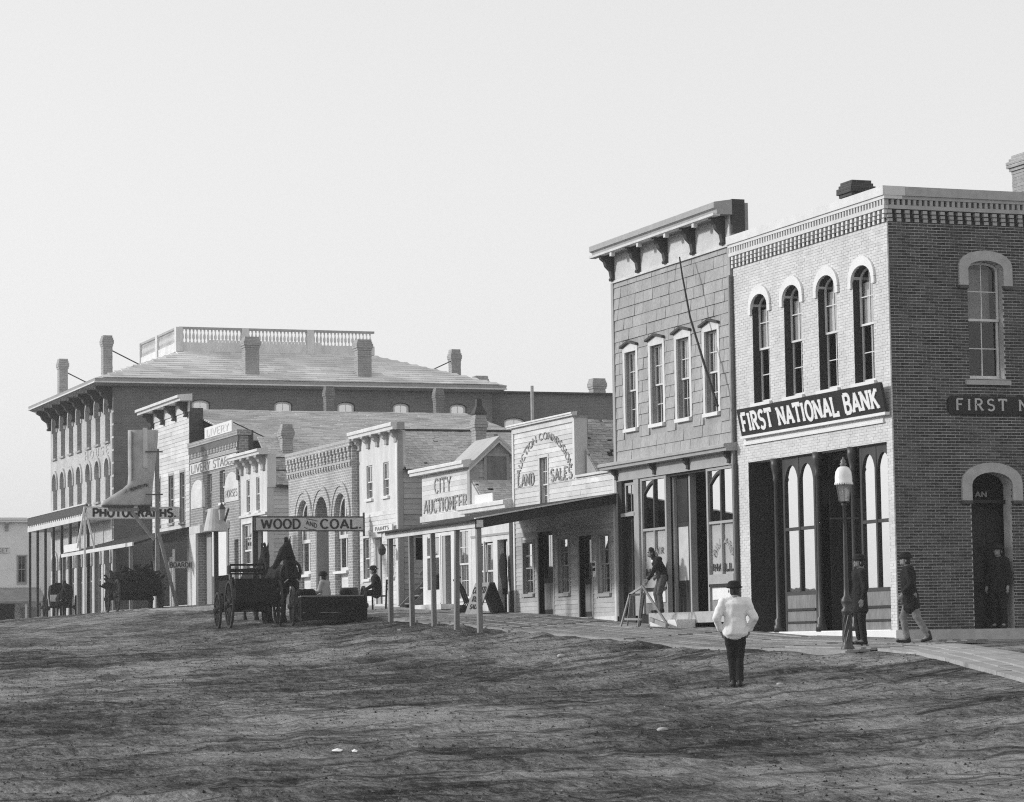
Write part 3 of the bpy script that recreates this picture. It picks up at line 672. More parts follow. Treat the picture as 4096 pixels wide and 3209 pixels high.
# ground floor
def shopwin(u0, u1, lower):
    mb = MB(F0); n = -.03; um = (u0+u1)/2; z0, z1, zt = 1.50, 3.97, 2.70
    mb.box(u0, u0+.09, -.12, n+.03, .66, z1); mb.box(u1-.09, u1, -.12, n+.03, .66, z1); mb.box(u0+.09, u1-.09, -.12, n+.028, z1-.06, z1)
    mb.box(u0+.09, u1-.09, -.12, n+.05, 1.28, z0); mb.box(u0+.09, u1-.09, -.11, n+.02, zt-.03, zt+.03); mb.box(um-.03, um+.03, -.11, n+.022, z0, zt-.03)
    w = mb.build('shop_window', M_TRIM, sl)
    MB(F0).box(um-.045, um+.03, -.105, n+.02, zt+.03, z1-.06).build('mullion', M_DTRIM, w)
    ar = [(u1-.12-(u1-.12-um)*t, 3.62+.28*math.sin(t*math.pi/2)) for t in [i/8 for i in range(9)]]; ar2 = [(u+.0, z-.07) for u, z in ar]
    ab = MB(F0); strip(ab, ar2, ar, -.10, n+.01); ab.box(u1-.16, u1-.10, -.10, n+.009, zt+.03, 3.60); ab.build('arched_bar', M_DTRIM, w)
    for a, b in ((u0+.09, um-.03), (um+.03, u1-.09)):
        MB(F0).add([(a, n-.03, zt+.03), (b, n-.03, zt+.03), (b, n-.03, z1-.06), (a, n-.03, z1-.06)], [(0, 1, 2, 3)]).build('pane', M_PLATE, w)
        MB(F0).add([(a, n-.03, z0), (b, n-.03, z0), (b, n-.03, zt-.03), (a, n-.03, zt-.03)], [(0, 1, 2, 3)]).build('pane', M_CLEAR, w)
        boxm('whitened_screen', F0, a, b, n-.07, n-.05, z0, zt-.02, M_BLIND, w)
    bk = boxm('bulkhead', F0, u0+.09, u1-.09, -.13, -.05, .64, 1.28, M_WOODG, sl); boxm('bulkhead_panel', F0, u0+.2, u1-.2, -.06, -.02, .92, 1.18, M_STONEW, bk); boxm('bulkhead_mould', F0, u0+.05, u1-.05, -.06, .0, 1.22, 1.29, M_WOODD, bk)
    return w
w1 = shopwin(62.45, 64.02, 1); w2 = shopwin(58.58, 60.12, 1)
N0 = -.052
def arctext(parent, s, M, uc, zc, R_, h, a0, a1, m, t, n0, ys=1., serif=0.):
    tot = sum(GL[c][0] for c in s); x = 0
    for c in s:
        wd = GL[c][0]; am = a0+(a1-a0)*(x+wd/2)/tot
        if c != ' ':
            ca, sa = math.cos(am), math.sin(am); sc = abs(a1-a0)*R_/tot
            def pl(px, py, ca=ca, sa=sa, wd=wd): 
                q = (px-wd/2)*sc*.92; r_ = R_+py*h
                return (uc-(r_*ca+q*sa), zc+(r_*sa-q*ca)*ys)
            letter(parent, c, pl, t, m, M, n0, .006, serif)
        x += wd
arctext(w2, 'BILLIARD', F0, 59.35, 1.72, .48, .15, rad(160), rad(20), M_LETG, .13, -.05)
text(w2, 'HALL', F0, 59.9, 58.8, 1.58, .17, M_LETB, .16, 0, n0=-.05)
text(w1, 'BAR', F0, 63.6, 62.8, 2.10, .15, M_LETG, .14, 0, n0=-.05); text(w1, 'HALL', F0, 63.85, 62.65, 1.58, .17, M_LETB, .16, 0, n0=-.05)
# recessed entrance
boxm('entrance_wall', F0, 60.12, 62.45, -1.25, -1.2, .6, 3.97, M_DARK, sl); boxm('entrance_ceiling', F0, 60.12, 62.45, -1.2, -.05, 3.93, 3.975, M_DTRIM, sl)
dd = boxm('entrance_door', F0, 61.52, 62.42, -.30, -.24, .66, 3.9, M_WOODD, sl); boxm('door_glass', F0, 61.70, 62.26, -.24, -.228, 1.42, 2.70, M_TIN, dd); boxm('transom_glass', F0, 61.70, 62.26, -.24, -.228, 2.82, 3.84, M_BLACK, dd)
boxm('door_jamb', F0, 61.44, 61.52, -.34, -.18, .66, 3.93, M_TRIM, dd); boxm('door_jamb', F0, 62.36, 62.44, -.26, -.16, .66, 3.93, M_TRIM, dd)
boxm('pilaster', F0, 64.04, 64.34, -.15, .05, .45, 3.97, M_TRIM, sl); boxm('pilaster', F0, 65.16, 65.48, -.15, .02, .45, 3.97, M_WOODD, sl); boxm('pilaster', F0, 58.34, 58.56, -.15, .06, .45, 3.97, M_DTRIM, sl)
window(sl, F0, 64.36, 65.12, 3.17, 3.92, .05, None, 2, (1, 0), M_TRIM, .06, M_GLASS, meet=0, sill=.05)
boxm('stair_door', F0, 64.36, 65.14, -.12, -.08, .5, 3.05, M_BLACK, sl)
boxm('door_stile', F0, 64.74, 64.76, -.085, -.06, .55, 3.0, M_WOODM, sl)
boxm('platform', F0, 58.5, 62.9, -1.2, .32, .40, .655, M_STONE, sl); boxm('shop_sill', F0, 62.9, 65.5, -.4, .05, .2, .62, M_WOODD, sl)
st = boxm('front_step', F0, 60.15, 61.7, .33, .80, .18, .48, M_STONEW, sl)
fp = MB().tube([(26.98, 60.60, 9.0), (26.90, 60.29, 8.53), (26.88, 59.84, 7.48), (26.90, 59.06, 6.18), (26.94, 58.55, 5.30)], [.018, .022, .025, .03, .032], 8).build('flagpole', M_WOODD)
tag(fp, 'thin leaning flagpole slung across the grey shingled upper front', 'pole')
dp = MB().tube([(XF-.07, 58.42, 8.3), (XF-.07, 58.42, .3)], .045, 8).build('downpipe', M_IRONL, sl)

# ------------------------------------------------------------------ the auction house with its sidewalk awning
au = thing('auction_house', 'white clapboard false front lettered AUCTION COMMISSION LAND SALES behind a sidewalk awning', 'shop', (28, 69, .6))
aw = [(71.42, 72.2, 1.32, 2.70), (68.82, 69.58, 1.28, 2.72), (66.02, 66.82, 1.22, 2.70)]
ad = [(69.95, 71.05, .72, 2.95), (67.22, 68.12, .62, 2.72)]
uw = (70.24, 70.82, 3.6, 4.94)
ops = [(a-.09, b+.09, c-.08, d+.09) for a, b, c, d in aw]+[(a-.08, b+.08, c, d+.08) for a, b, c, d in ad]+[(uw[0]-.08, uw[1]+.08, uw[2], uw[3]+.08)]
wops = [(a-.01, b+.01, c-.01, d+.01) for a, b, c, d in aw]+ad+[uw]
wall(au, F0, 65.6, 68.28, .35, 4.26, wops, -.3, -.002, M_CLAP); wall(au, F0, 68.28, 72.85, .45, 5.86, wops, -.3, -.002, M_CLAP)
clapboards(au, F0, ROT_F, 65.64, 72.80, .62, 2.98, ops, .118, M_CLAPD); clapboards(au, F0, ROT_F, 65.64, 72.80, 2.98, 4.22, ops, .135, M_CLAP)  # lower boards weathered, with awning shade put into their colour
clapboards(au, F0, ROT_F, 68.34, 72.76, 4.22, 5.8, ops, .135, M_CLAP)
boxm('sill_board', F0, 65.6, 72.85, -.01, .03, .38, .63, M_WHITE, au)
boxm('corner_board', F0, 72.76, 72.88, -.02, .045, .6, 5.8, M_WHITE, au); boxm('corner_board', F0, 68.22, 68.36, -.32, .045, 4.30, 5.8, M_WHITE, au); boxm('corner_board', F0, 65.56, 65.68, -.02, .045, .5, 4.2, M_WHITE, au)
boxm('frieze', F0, 68.28, 72.85, -.01, .05, 5.72, 5.87, M_WHITE, au); cornice(au, F0, 68.12, 73.02, 5.87, 5.96, .17, M_WHITE)
boxm('wing_cap', F0, 65.55, 68.25, -.30, .07, 4.25, 4.31, M_WHITE, au)
boxm('false_front_end', mapS(68.30), XF+.02, XF+.36, .0, .03, 4.3, 5.88, M_TRIM, au)
boxm('interior', IDW, XF+.5, 38, 65.7, 72.7, .4, 4.2, M_DARK, au)
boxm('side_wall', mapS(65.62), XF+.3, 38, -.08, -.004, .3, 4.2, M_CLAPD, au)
for a, b, c, d in aw: window(au, F0, a, b, c, d, .05, None, 3, (2, 2), M_TRIM, .035, M_PLATE, casing=.08, sill=.08)
window(au, F0, uw[0], uw[1], 3.62, 4.93, .06, None, 3, (2, 2), M_WHITE, .035, M_GLASS, casing=.07, sill=0, meet=.45, blind=1)
for i, (a, b, c, d) in enumerate(ad):
    dr = boxm('door', F0, a+.04, b-.04, -.2, -.14, c, d, M_WOODD, au)
    for k in range(2): boxm('door_panel', F0, a+.12+k*(b-a-.2)/2, a+.06+(k+1)*(b-a-.14)/2, -.145, -.12, c+.15, c+.85, M_WOODM, dr)
    for k in range(2): MB(F0).add([(a+.12+k*(b-a-.2)/2, -.135, c+1.0), (a+.06+(k+1)*(b-a-.14)/2, -.135, c+1.0), (a+.06+(k+1)*(b-a-.14)/2, -.135, d-.1), (a+.12+k*(b-a-.2)/2, -.135, d-.1)], [(0, 1, 2, 3)]).build('pane', M_GLASS, dr)
    MB(F0).box(a-.08, a, -.15, .03, c-.05, d).box(b, b+.08, -.15, .03, c-.05, d).box(a-.08, b+.08, -.15, .034, d, d+.08).build('door_casing', M_TRIM, au)
    boxm('door_step', F0, a-.05, b+.05, -.1, .18, c-.12, c, M_WOODG, au)
nb = boxm('notice', F0, 66.95, 67.16, .01, .03, 1.65, 2.05, M_PAPER); tag(nb, 'small paper notice pinned between the right door and window under the awning', 'notice')
text(nb, 'SALE', F0, 67.14, 66.98, 1.93, .07, M_LETB, .2, 0, n0=.031); text(nb, 'LAND', F0, 67.14, 66.98, 1.8, .07, M_LETB, .2, 0, n0=.031)
NL = .026
arctext(au, 'AUCTION COMMISSION', F0, 70.52, 3.92, 2.02, .24, rad(157), rad(23), M_LETG, .16, NL, .74, .07)
text(au, 'LAND', F0, 72.48, 71.22, 4.25, .31, M_LETG, .15, .09, n0=NL); text(au, 'SALES', F0, 70.0, 68.46, 4.26, .31, M_LETG, .15, .09, n0=NL)
# shingled roof behind the false front
boxm('flat_roof', IDW, XF+.3, 38, 65.62, 67.4, 4.18, 4.22, M_WOODD, au)
MB().add([(XF+.28, 67.3, 4.20), (38, 67.3, 4.20), (38, 69.25, 5.76), (XF+.28, 69.25, 5.76), (XF+.28, 72.7, 4.3), (38, 72.7, 4.3)], [(0, 1, 2, 3), (3, 2, 5, 4)]).build('roof_boards', M_WOODD, au)
MB(mapF(XF+.24)).prism([(67.2, 4.18), (69.2, 4.18), (69.2, 5.74)], -.05, 0).build('gable_shingling', M_WOODG, au)
shingles(au, XF+.26, 33.0, 67.25, 4.20, 69.25, 5.76, .115, M_SHING, .09, .2, 300, .034, ragged=.25)
# the awning
an = thing('sidewalk_awning', 'open board awning on five square posts over the walk at the auction house', 'awning', (25.5, 69, .5))
XP = 23.62; AY0, AY1 = 65.50, 72.75
PY = [65.50, 67.2, 69.0, 70.75, 72.58]
for y in PY: MB().bar((XP+RN.uniform(-.02, .02), y, ground_z(XP, y)-.15), (XP+RN.uniform(-.03, .03), y+RN.uniform(-.03, .03), 2.86), RN.uniform(.10, .125), .115).build('post', M_POST, an)
boxm('front_beam', mapF(XP), AY0-.1, AY1+.1, -.08, .08, 2.84, 3.02, M_WHITE, an)
it = []; k = 0; x = XP-.25; sl_ = math.atan2(3.69-3.04, XF-XP)
while x < XF-.05:
    w = .24; xm = min(x+w/2, XF-.1); zc = 3.05+(xm-XP)*math.tan(sl_); it.append((Vector((xm, (AY0+AY1)/2, zc)), (w*1.04, AY1-AY0+.1, .03), Matrix.Rotation(-sl_, 4, 'Y'))); x += w
pieces('awning_board', it, M_WOODD, an)
for k in range(6):
    y = AY0+.12+k*(AY1-AY0-.24)/5; MB().bar((XP+.05, y, 2.98), (XF-.03, y, 3.62), .05, .10).build('rafter', M_WOODD, an)
MB().add([(XP-.1, AY0-.06, 2.80), (XF-.02, AY0-.06, 3.44), (XF-.02, AY0-.06, 3.66), (XP-.1, AY0-.06, 3.02), (XP-.1, AY0-.0, 2.80), (XF-.02, AY0-.0, 3.44), (XF-.02, AY0-.0, 3.66), (XP-.1, AY0-.0, 3.02)], [(0, 1, 2, 3), (7, 6, 5, 4), (0, 4, 5, 1), (2, 6, 7, 3), (1, 5, 6, 2), (0, 3, 7, 4)]).build('end_board', M_WOODD, an)
MB().bar((XP-.12, AY0-.05, 3.06), (XF-.02, AY0-.05, 3.70), .12, .03).build('edge_strip', M_WHITE, an)

# ------------------------------------------------------------------ little store, city auctioneer, two storey white shop
ls = thing('small_store', 'low white board store with hanging dark coat in its doorway, left of the auction house', 'shop', (28, 74.6, .8))
wall(ls, F0, 72.9, 76.4, .6, 3.72, [(74.62, 75.98, 1.22, 2.84), (73.44, 74.26, .8, 2.87)], -.25, 0, M_WHITE)
boxm('corner_post', F0, 72.89, 73.14, -.1, .06, .7, 3.7, M_DTRIM, ls); boxm('band', F0, 73.15, 76.4, 0, .03, 3.0, 3.06, M_TRIM, ls)
cornice(ls, F0, 72.9, 76.75, 3.70, 3.92, .32, M_WHITE); boxm('interior', IDW, XF+.4, 36, 73, 80.6, .7, 3.6, M_DARK, ls)
window(ls, F0, 75.34, 75.95, 1.25, 2.81, .06, None, 1, (1, 1), M_WHITE, .05, M_GLASS, sill=.05, casing=.06, blind=1, blindlow=1); window(ls, F0, 74.66, 75.27, 1.25, 2.81, .06, None, 1, (1, 1), M_WHITE, .05, M_GLASS, sill=.05, casing=.0, blind=.9, blindlow=1)
d = boxm('door', F0, 73.46, 73.95, -.2, -.15, .82, 2.85, M_WHITE, ls); boxm('door_recess', F0, 73.95, 74.25, -.24, -.2, .82, 2.86, M_DARK, ls); boxm('door_light', F0, 73.55, 73.86, -.15, -.14, 2.1, 2.7, M_TRIM, d)
boxm('doorstep', F0, 73.2, 76.4, 0, .2, .62, .8, M_WOODG, ls)
bl = boxm('blank_signboard', mapF(XF-.05), 74.40, 75.88, -.03, .02, 3.93, 4.20, M_STONEW, None); tag(bl, 'blank white signboard standing on the cornice of the small store', 'sign')
MB().add([(XF+.1, 75.1, 3.70), (36, 75.1, 3.70), (36, 76.5, 4.66), (XF+.1, 76.5, 4.66)], [(0, 1, 2, 3)]).build('roof_boards', M_WOODD, ls)
MB(mapF(XF+.02)).prism([(72.9, 3.6), (76.42, 3.6), (76.42, 4.62), (75.1, 3.74), (72.9, 3.74)], -.06, 0).build('gable_end', M_SHING2, ls)
boxm('flat_roof', IDW, XF+.05, 36, 72.9, 75.2, 3.66, 3.72, M_WOODD, ls)
shingles(ls, XF+.05, 31, 75.05, 3.72, 76.44, 4.66, .12, M_SHING2, .09, .2, 200, .024, ragged=.05)
# coat in the doorway
ct = MB().rings([[(27.16+.07*math.cos(a)*s, 73.34+.20*math.sin(a)*w+o, z) for a in [2*math.pi*i/10 for i in range(10)]] for z, w, s, o in ((2.47, .25, .5, .0), (2.42, .9, 1, .02), (2.2, 1.35, 1.2, .05), (1.9, 1.2, 1.1, .03), (1.72, .95, 1, -.05), (1.5, .8, .9, -.08), (1.33, .75, .8, -.09))]).build('hanging_coat', M_CLOTHB)
tag(ct, 'black coat hung out for sale in the small store doorway', 'coat')
ab = thing('sandwich_board', 'lettered folding sandwich board standing on the walk before the small store', 'sign', (26.7, 73.8, .8))
for sgn_ in (1, -1): MB(mapF(26.65)).prof([(sgn_*.04, 1.66), (sgn_*.075, 1.66), (sgn_*.40, .80), (sgn_*.365, .80)], 72.9, 74.05).build('board', M_WOODG if sgn_ > 0 else M_BLACK, ab)
MAB = lambda u, n, z: (26.65-(.078+(1.66-z)*.378)-n, u, z)
text(ab, 'COINED', MAB, 73.98, 72.97, 1.38, .16, M_LETB, .15, 0); text(ab, 'RED', MAB, 73.8, 73.1, 1.15, .14, M_LETB, .15, 0); text(ab, 'SALE', MAB, 73.8, 73.1, .95, .12, M_LETB, .15, 0)
for i in range(3):
    y = 75.05+i*.16
    pw = MB().tube([(26.5, y, 1.86), (26.42, y+.05, 1.80), (26.6, y, 1.5), (26.72, y-.02, 1.15), (26.6, y-.06, .95)], .03, 6); pw.prism([(26.35, .84), (26.75, .86), (26.6, 1.05)], y-.12, y-.08) if 0 else None
    pw.rings([[(26.55+dx*.7, y-.1+dy*.5, z) for dx, dy in ((-.25*s, -.1*s), (.2*s, -.1*s), (.2*s, .1*s), (-.25*s, .1*s))] for z, s in ((.86, 1), (.95, .9), (1.08, .3))])
    o = pw.build('plough', M_WOODD); tag(o, ['walking plough leaning by the store wall, nearest the sandwich board', 'middle one of three walking ploughs leaning by the store wall', 'walking plough at the left end of the three by the store wall'][i], 'plough', 'ploughs set out for sale')
ca = thing('auctioneer_shop', 'small white false front lettered CITY AUCTIONEER with open shop door', 'shop', (28, 78.5, 1))
wall(ca, F0, 76.42, 80.76, .8, 5.1, [(79.1, 80.4, 1.6, 3.15), (78.2, 79.0, 1.16, 3.17), (76.68, 77.6, 1.2, 3.3)], -.25, 0, M_WHITE)
z = 3.95
it = []
for k in range(8): it.append((Vector(F0(78.6, .0, 3.86+k*.145+.07)), (4.2, .014, .143), ROT_F))
pieces('sign_plank', it, M_CLAP, ca, shape='clap')
cornice(ca, F0, 76.32, 81.2, 5.05, 5.24, .3, M_WHITE); boxm('corner_board', F0, 76.40, 76.62, -.25, .03, 3.7, 5.06, M_TRIM, ca); boxm('ledge', F0, 76.4, 80.76, 0, .08, 3.64, 3.82, M_WHITE, ca)
text(ca, 'CITY', F0, 79.56, 78.05, 4.46, .42, M_LETG, .11, .07, n0=.018); text(ca, 'AUCTIONEER', F0, 80.55, 76.68, 3.9, .38, M_LETG, .15, .08, n0=.018)
boxm('interior', IDW, XF+.5, 34, 76.5, 80.6, .9, 5, M_DARK, ca)
shw = MB(F0).box(79.1, 79.2, -.1, .02, 1.2, 3.2).box(80.3, 80.42, -.1, .02, 1.2, 3.2).box(79.2, 80.3, -.1, .02, 2.55, 2.62).build('shop_window', M_WHITE, ca)
boxm('pane', F0, 79.2, 80.3, -.09, -.08, 2.62, 3.15, M_GLASS, shw); boxm('pane', F0, 79.2, 80.3, -.09, -.08, 1.6, 2.55, M_GLASS, shw); boxm('bulkhead', F0, 79.15, 80.4, -.05, .03, 1.15, 1.6, M_WHITE, ca); boxm('curtain', F0, 79.2, 80.3, -.2, -.18, 1.6, 3.15, M_CLAP, shw)
boxm('door_leaf', F0, 78.75, 79.0, -.5, -.02, 1.16, 3.17, M_TRIM, ca); w = boxm('display', F0, 76.7, 77.6, -.2, -.15, 1.2, 3.3, M_BLIND, ca)
window(ca, F0, 76.7, 77.58, 1.3, 3.28, .05, None, 2, (2, 2), M_WHITE, .05, M_GLASS, sill=.05); boxm('step', F0, 78.0, 80.9, 0, .4, 1.0, 1.16, M_WHITE, ca)
# cross gable with a loft hatch behind the little store
dg = MB(mapS(76.45)); dg.prism([(27.45, 4.4), (28.95, 4.4), (28.95, 5.1), (28.18, 5.80), (27.45, 5.15)], -1.8, 0); dg = dg.build('loft_gable', M_CLAPD, ca)
clapboards(ca, mapS(76.45), ROT_S, 27.5, 28.9, 4.5, 5.15, [(27.74, 28.5, 4.4, 5.45)], .13, M_CLAPD)
boxm('loft_hatch', mapS(76.45), 27.82, 28.43, 0, .03, 4.64, 5.36, M_WOODM, dg); MB(mapS(76.45)).box(27.74, 27.82, 0, .05, 4.56, 5.42).box(28.43, 28.51, 0, .05, 4.56, 5.42).box(27.74, 28.51, 0, .052, 5.36, 5.44).build('hatch_casing', M_TRIM, dg)
for a, b in (((27.25, 5.02), (28.18, 5.86)), ((28.18, 5.86), (29.15, 4.98))):
    MB(mapS(76.45)).prism([a, b, (b[0], b[1]+.09), (a[0], a[1]+.09)], -1.9, .16).build('gable_roof', M_SHING2, dg); MB(mapS(76.45)).prism([(a[0], a[1]-.10), (b[0], b[1]-.10), (b[0], b[1]-.0), (a[0], a[1]-.0)], .09, .14).build('barge_board', M_WHITE, dg)
w2s = thing('white_two_storey_shop', 'two storey white shop with small bracketed cornice and shingled side roof', 'shop', (28, 85, 1.2))
gw = [(85.95, 86.62, 2.1, 3.40), (83.5, 84.15, 2.1, 3.33)]; uws = [(85.66, 86.28, 4.64, 5.70), (83.96, 84.54, 4.64, 5.70)]; gd = (84.75, 85.45, 1.28, 3.36)
wall(w2s, F0, 83.06, 87.1, 1.0, 6.62, gw+uws+[gd], -.25, 0, M_WHITE)
ops = [(a-.1, b+.1, c-.1, d+.14) for a, b, c, d in gw]+[(gd[0]-.1, gd[1]+.1, gd[2], gd[3]+.14)]
clapboards(w2s, F0, ROT_F, 83.2, 87.0, 1.25, 4.2, ops, .14, M_CLAP)
boxm('corner_board', F0, 83.03, 83.22, -.02, .04, 1.2, 6.3, M_WHITE, w2s)
cornice(w2s, F0, 82.75, 87.35, 6.62, 6.84, .32, M_WHITE); MB(mapS(83.02)).box(XF-.1, XF+.12, 0, .3, 6.62, 6.84).build('cornice_return', M_TRIM, w2s)
for y in (83.15, 84.1, 85.05, 86.0, 86.95): bracket(w2s, F0, y, .22, 6.62, .38, .26, M_TRIM)
for a, b, c, d in uws: window(w2s, F0, a, b, c, d, .04, None, 2, (1, 2), M_WHITE, .04, M_GLASS, sill=.08, blind=1)
for a, b, c, d in gw:
    w = window(w2s, F0, a, b, c, d, .05, None, 2, (1, 2), M_WHITE, .04, M_GLASS, sill=.08, casing=.08, blind=1); MB(F0).prism(arch_pts(a-.1, b+.1, d+.08, d+.24, 8), 0, .05).build('cap', M_WHITE, w)
dr = boxm('doorway', F0, gd[0], gd[1], -.24, -.2, gd[2], gd[3], M_DARK, w2s); boxm('door_leaf', F0, gd[1]-.32, gd[1], -.2, -.06, gd[2], gd[3], M_TRIM, dr); MB(F0).prism(arch_pts(gd[0]-.1, gd[1]+.1, gd[3]+.02, gd[3]+.26, 8), 0, .05).build('door_cap', M_WHITE, dr)
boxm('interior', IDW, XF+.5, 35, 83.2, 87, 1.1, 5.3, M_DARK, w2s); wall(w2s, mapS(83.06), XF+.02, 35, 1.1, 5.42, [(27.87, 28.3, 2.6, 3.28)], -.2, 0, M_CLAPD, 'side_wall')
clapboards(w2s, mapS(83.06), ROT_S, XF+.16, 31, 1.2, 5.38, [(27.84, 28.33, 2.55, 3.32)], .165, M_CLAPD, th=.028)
boxm('corner_board', mapS(83.06), XF+.0, XF+.15, 0, .04, 1.2, 6.6, M_TRIM, w2s)
MB().add([(XF+.2, 82.88, 5.36), (36, 82.88, 5.36), (36, 85.1, 6.74), (XF+.2, 85.1, 6.74), (XF+.2, 87, 5.5), (36, 87, 5.5)], [(0, 1, 2, 3), (3, 2, 5, 4)]).build('roof_boards', M_WOODD, w2s)
boxm('eave_board', IDW, XF+.16, 36, 82.82, 82.88, 5.30, 5.38, M_DTRIM, w2s); boxm('ridge_board', IDW, XF+.2, 36, 85.02, 85.16, 6.74, 6.82, M_DTRIM, w2s)
shingles(w2s, XF+.22, 35, 82.85, 5.37, 85.08, 6.74, .115, M_SHING2, .1, .22, 220, .024, ragged=.02)
ch = chimney(w2s, 30.12, 30.48, 83.7, 84.1, 5.7, 7.2, M_CBRICK, .05); MB().box(30.1, 30.5, 83.68, 84.12, 7.2, 7.24).rings([[(30.3+dx*s, 83.9+dy*s, z) for dx, dy in ((-.2, -.2), (.2, -.2), (.2, .2), (-.2, .2))] for z, s in ((7.24, 1), (7.48, .45), (7.7, .40))]).build('chimney_hood', M_DTRIM, ch)
sp = boxm('small_signboard', mapF(XF-.15), 83.2, 85.1, -.03, .02, 3.53, 3.72, M_STONEW, None); tag(sp, 'narrow white signboard fixed above the doorway of the two storey white shop', 'sign')
text(sp, 'PAINTS', mapF(XF-.15), 84.9, 83.5, 3.57, .11, M_LETG, .14, 0, n0=.021)
lt = MB().lathe((XF-.45, 83.35, 2.75), [(.03, .0), (.11, .05), (.13, .2), (.06, .32), (.02, .36)], 10).build('street_lantern', M_DTRIM, None); tag(lt, 'small dark lantern bracketed beside the white shop doorway', 'lantern'); MB().bar((XF, 83.35, 3.05), (XF-.45, 83.35, 3.08), .03, .03).build('arm', M_IRON, lt)
# outside stair in the alley
stt = thing('alley_stair', 'wooden outside stair climbing the alley beside the white shop', 'stair', (28, 82.3, 1.1))
for y in (81.6, 82.7): MB().bar((27.3, y, 1.1), (29.6, y, 3.3), .05, .26).build('stringer', M_WOODG, stt)
for k in range(9): boxm('tread', IDW, 27.35+k*.25, 27.62+k*.25, 81.6, 82.7, 1.22+k*.24, 1.26+k*.24, M_WOODG, stt)
MB().bar((27.5, 81.6, 2.1), (29.6, 81.6, 4.1), .05, .09).build('handrail', M_WOODG, stt)
hs = boxm('hanging_sign', mapS(81.9), 27.75, 28.3, 0, .04, 2.62, 3.25, M_BLACK, None); tag(hs, 'square black signboard hung in the alley over the stair', 'sign'); MB().bar((27.2, 81.9, 3.30), (28.5, 81.9, 3.30), .04, .04).build('sign_arm', M_IRON, hs)

# ------------------------------------------------------------------ brick shop with three arches
XA = 27.10; FA = mapF(XA)
ar = thing('arcaded_brick_shop', 'one storey brick shop with three tall round arches and corbelled parapet', 'shop', (28, 91, 1.3))
AR = [(91.95, 93.45), (89.8, 91.3), (87.65, 89.1)]
wall(ar, FA, 87.15, 94.55, 1.0, 6.55, [(a, b, 1.35, 4.95) for a, b in AR], -.4, 0, M_ABRICK, arches=[(a, b, 4.18, 4.95) for a, b in AR])
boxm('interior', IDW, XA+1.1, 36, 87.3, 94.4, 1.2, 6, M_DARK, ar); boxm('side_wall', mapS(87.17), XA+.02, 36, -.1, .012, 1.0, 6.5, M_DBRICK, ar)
boxm('coping', FA, 87.05, 94.65, -.45, .10, 6.53, 6.63, M_STONE, ar); boxm('band', FA, 87.1, 94.6, 0, .09, 6.40, 6.53, M_ABRICK, ar); boxm('band', FA, 87.1, 94.6, 0, .07, 5.90, 5.97, M_STONE, ar)
for k in range(19):
    y = 87.25+k*.397; MB(FA).prof([(0, 6.40), (.09, 6.40), (.09, 6.28), (.05, 6.22), (.07, 6.12), (.03, 6.0), (0, 6.0)], y, y+.2).build('corbel', M_ABRICK, ar)
for k in range(25): boxm('dentil', FA, 87.2+k*.30, 87.36+k*.30, 0, .06, 5.78, 5.90, M_ABRICK, ar)
for a, b in AR:
    hd = MB(FA); strip(hd, arch_pts(a, b, 4.18, 4.95, 14), arch_pts(a-.2, b+.2, 4.18, 5.17, 14), 0, .03); strip(hd, arch_pts(a-.22, b+.22, 4.18, 5.19, 14), arch_pts(a-.34, b+.34, 4.18, 5.33, 14), 0, .055); hd.build('arch_ring', M_ABRICK, ar)
for i, (a, b) in enumerate(AR):
    if i != 1:
        window(ar, FA, a+.04, b-.04, 2.42, 4.92, .14, 4.16, 2, (1, 1), M_WHITE, .12, M_HALF, sill=.08, meet=.45, bm=.1, blind=.95)
        bk = boxm('bulkhead', FA, a+.02, b-.02, -.3, -.2, 1.3, 2.34, M_STONEW, ar); boxm('bulkhead_panel', FA, a+.25, b-.25, -.21, -.17, 1.5, 2.15, M_CLAP, bk)
    else:
        d = boxm('doorway', FA, a, b, -1.0, -.95, 1.3, 4.95, M_DARK, ar); boxm('door_leaf', FA, a+.25, b-.45, -.94, -.86, 1.35, 3.6, M_WOODD, d)
        rv = MB(FA); rv.box(b-.06, b+.0, -.95, -.02, 1.3, 4.18); rv.build('reveal', M_TRIM, ar); boxm('transom', FA, a, b-.06, -.9, -.84, 3.55, 3.64, M_WHITE, d)
        wr = MB(); 
        wr.rings([[(XA+.5+.05*math.cos(p), 90.35+(.24+.05*math.sin(p))*math.sin(q), 2.75+(.24+.05*math.sin(p))*math.cos(q)) for p in [2*math.pi*k/6 for k in range(6)]] for q in [2*math.pi*k/16 for k in range(17)]])
        tag(wr.build('white_ring', M_STONEW), 'white ring hung inside the middle arch of the brick shop', 'ring')
# narrow white shop
nr = thing('narrow_white_shop', 'narrow two storey white shop with bracketed cornice between livery stable and arched brick shop', 'shop', (28, 100, 1.5))
nws = [(100.44, 100.92, 4.92, 6.12), (99.1, 99.58, 4.92, 6.14)]
wall(nr, F0, 98.12, 101.76, 1.3, 6.88, nws+[(100.1, 101.5, 2.5, 4.55), (98.7, 99.6, 1.6, 4.2)], -.25, 0, M_WHITE)
for a, b, c, d in nws: window(nr, F0, a, b, c, d, .04, None, 2, (1, 2), M_WHITE, .04, M_GLASS, sill=.07, blind=1)
window(nr, F0, 100.15, 101.45, 2.55, 4.5, .06, None, 2, (2, 2), M_WHITE, .06, M_GLASS, casing=.08, blind=.7); boxm('doorway', F0, 98.7, 99.6, -.22, -.2, 1.6, 4.2, M_DARK, nr)
boxm('belt', F0, 98.1, 101.76, 0, .08, 4.74, 4.82, M_WHITE, nr); cornice(nr, F0, 97.95, 102.2, 6.88, 7.08, .42, M_WHITE)
for y in (101.5, 100.5, 99.5, 98.5): bracket(nr, F0, y, .3, 6.88, .55, .34, M_TRIM)
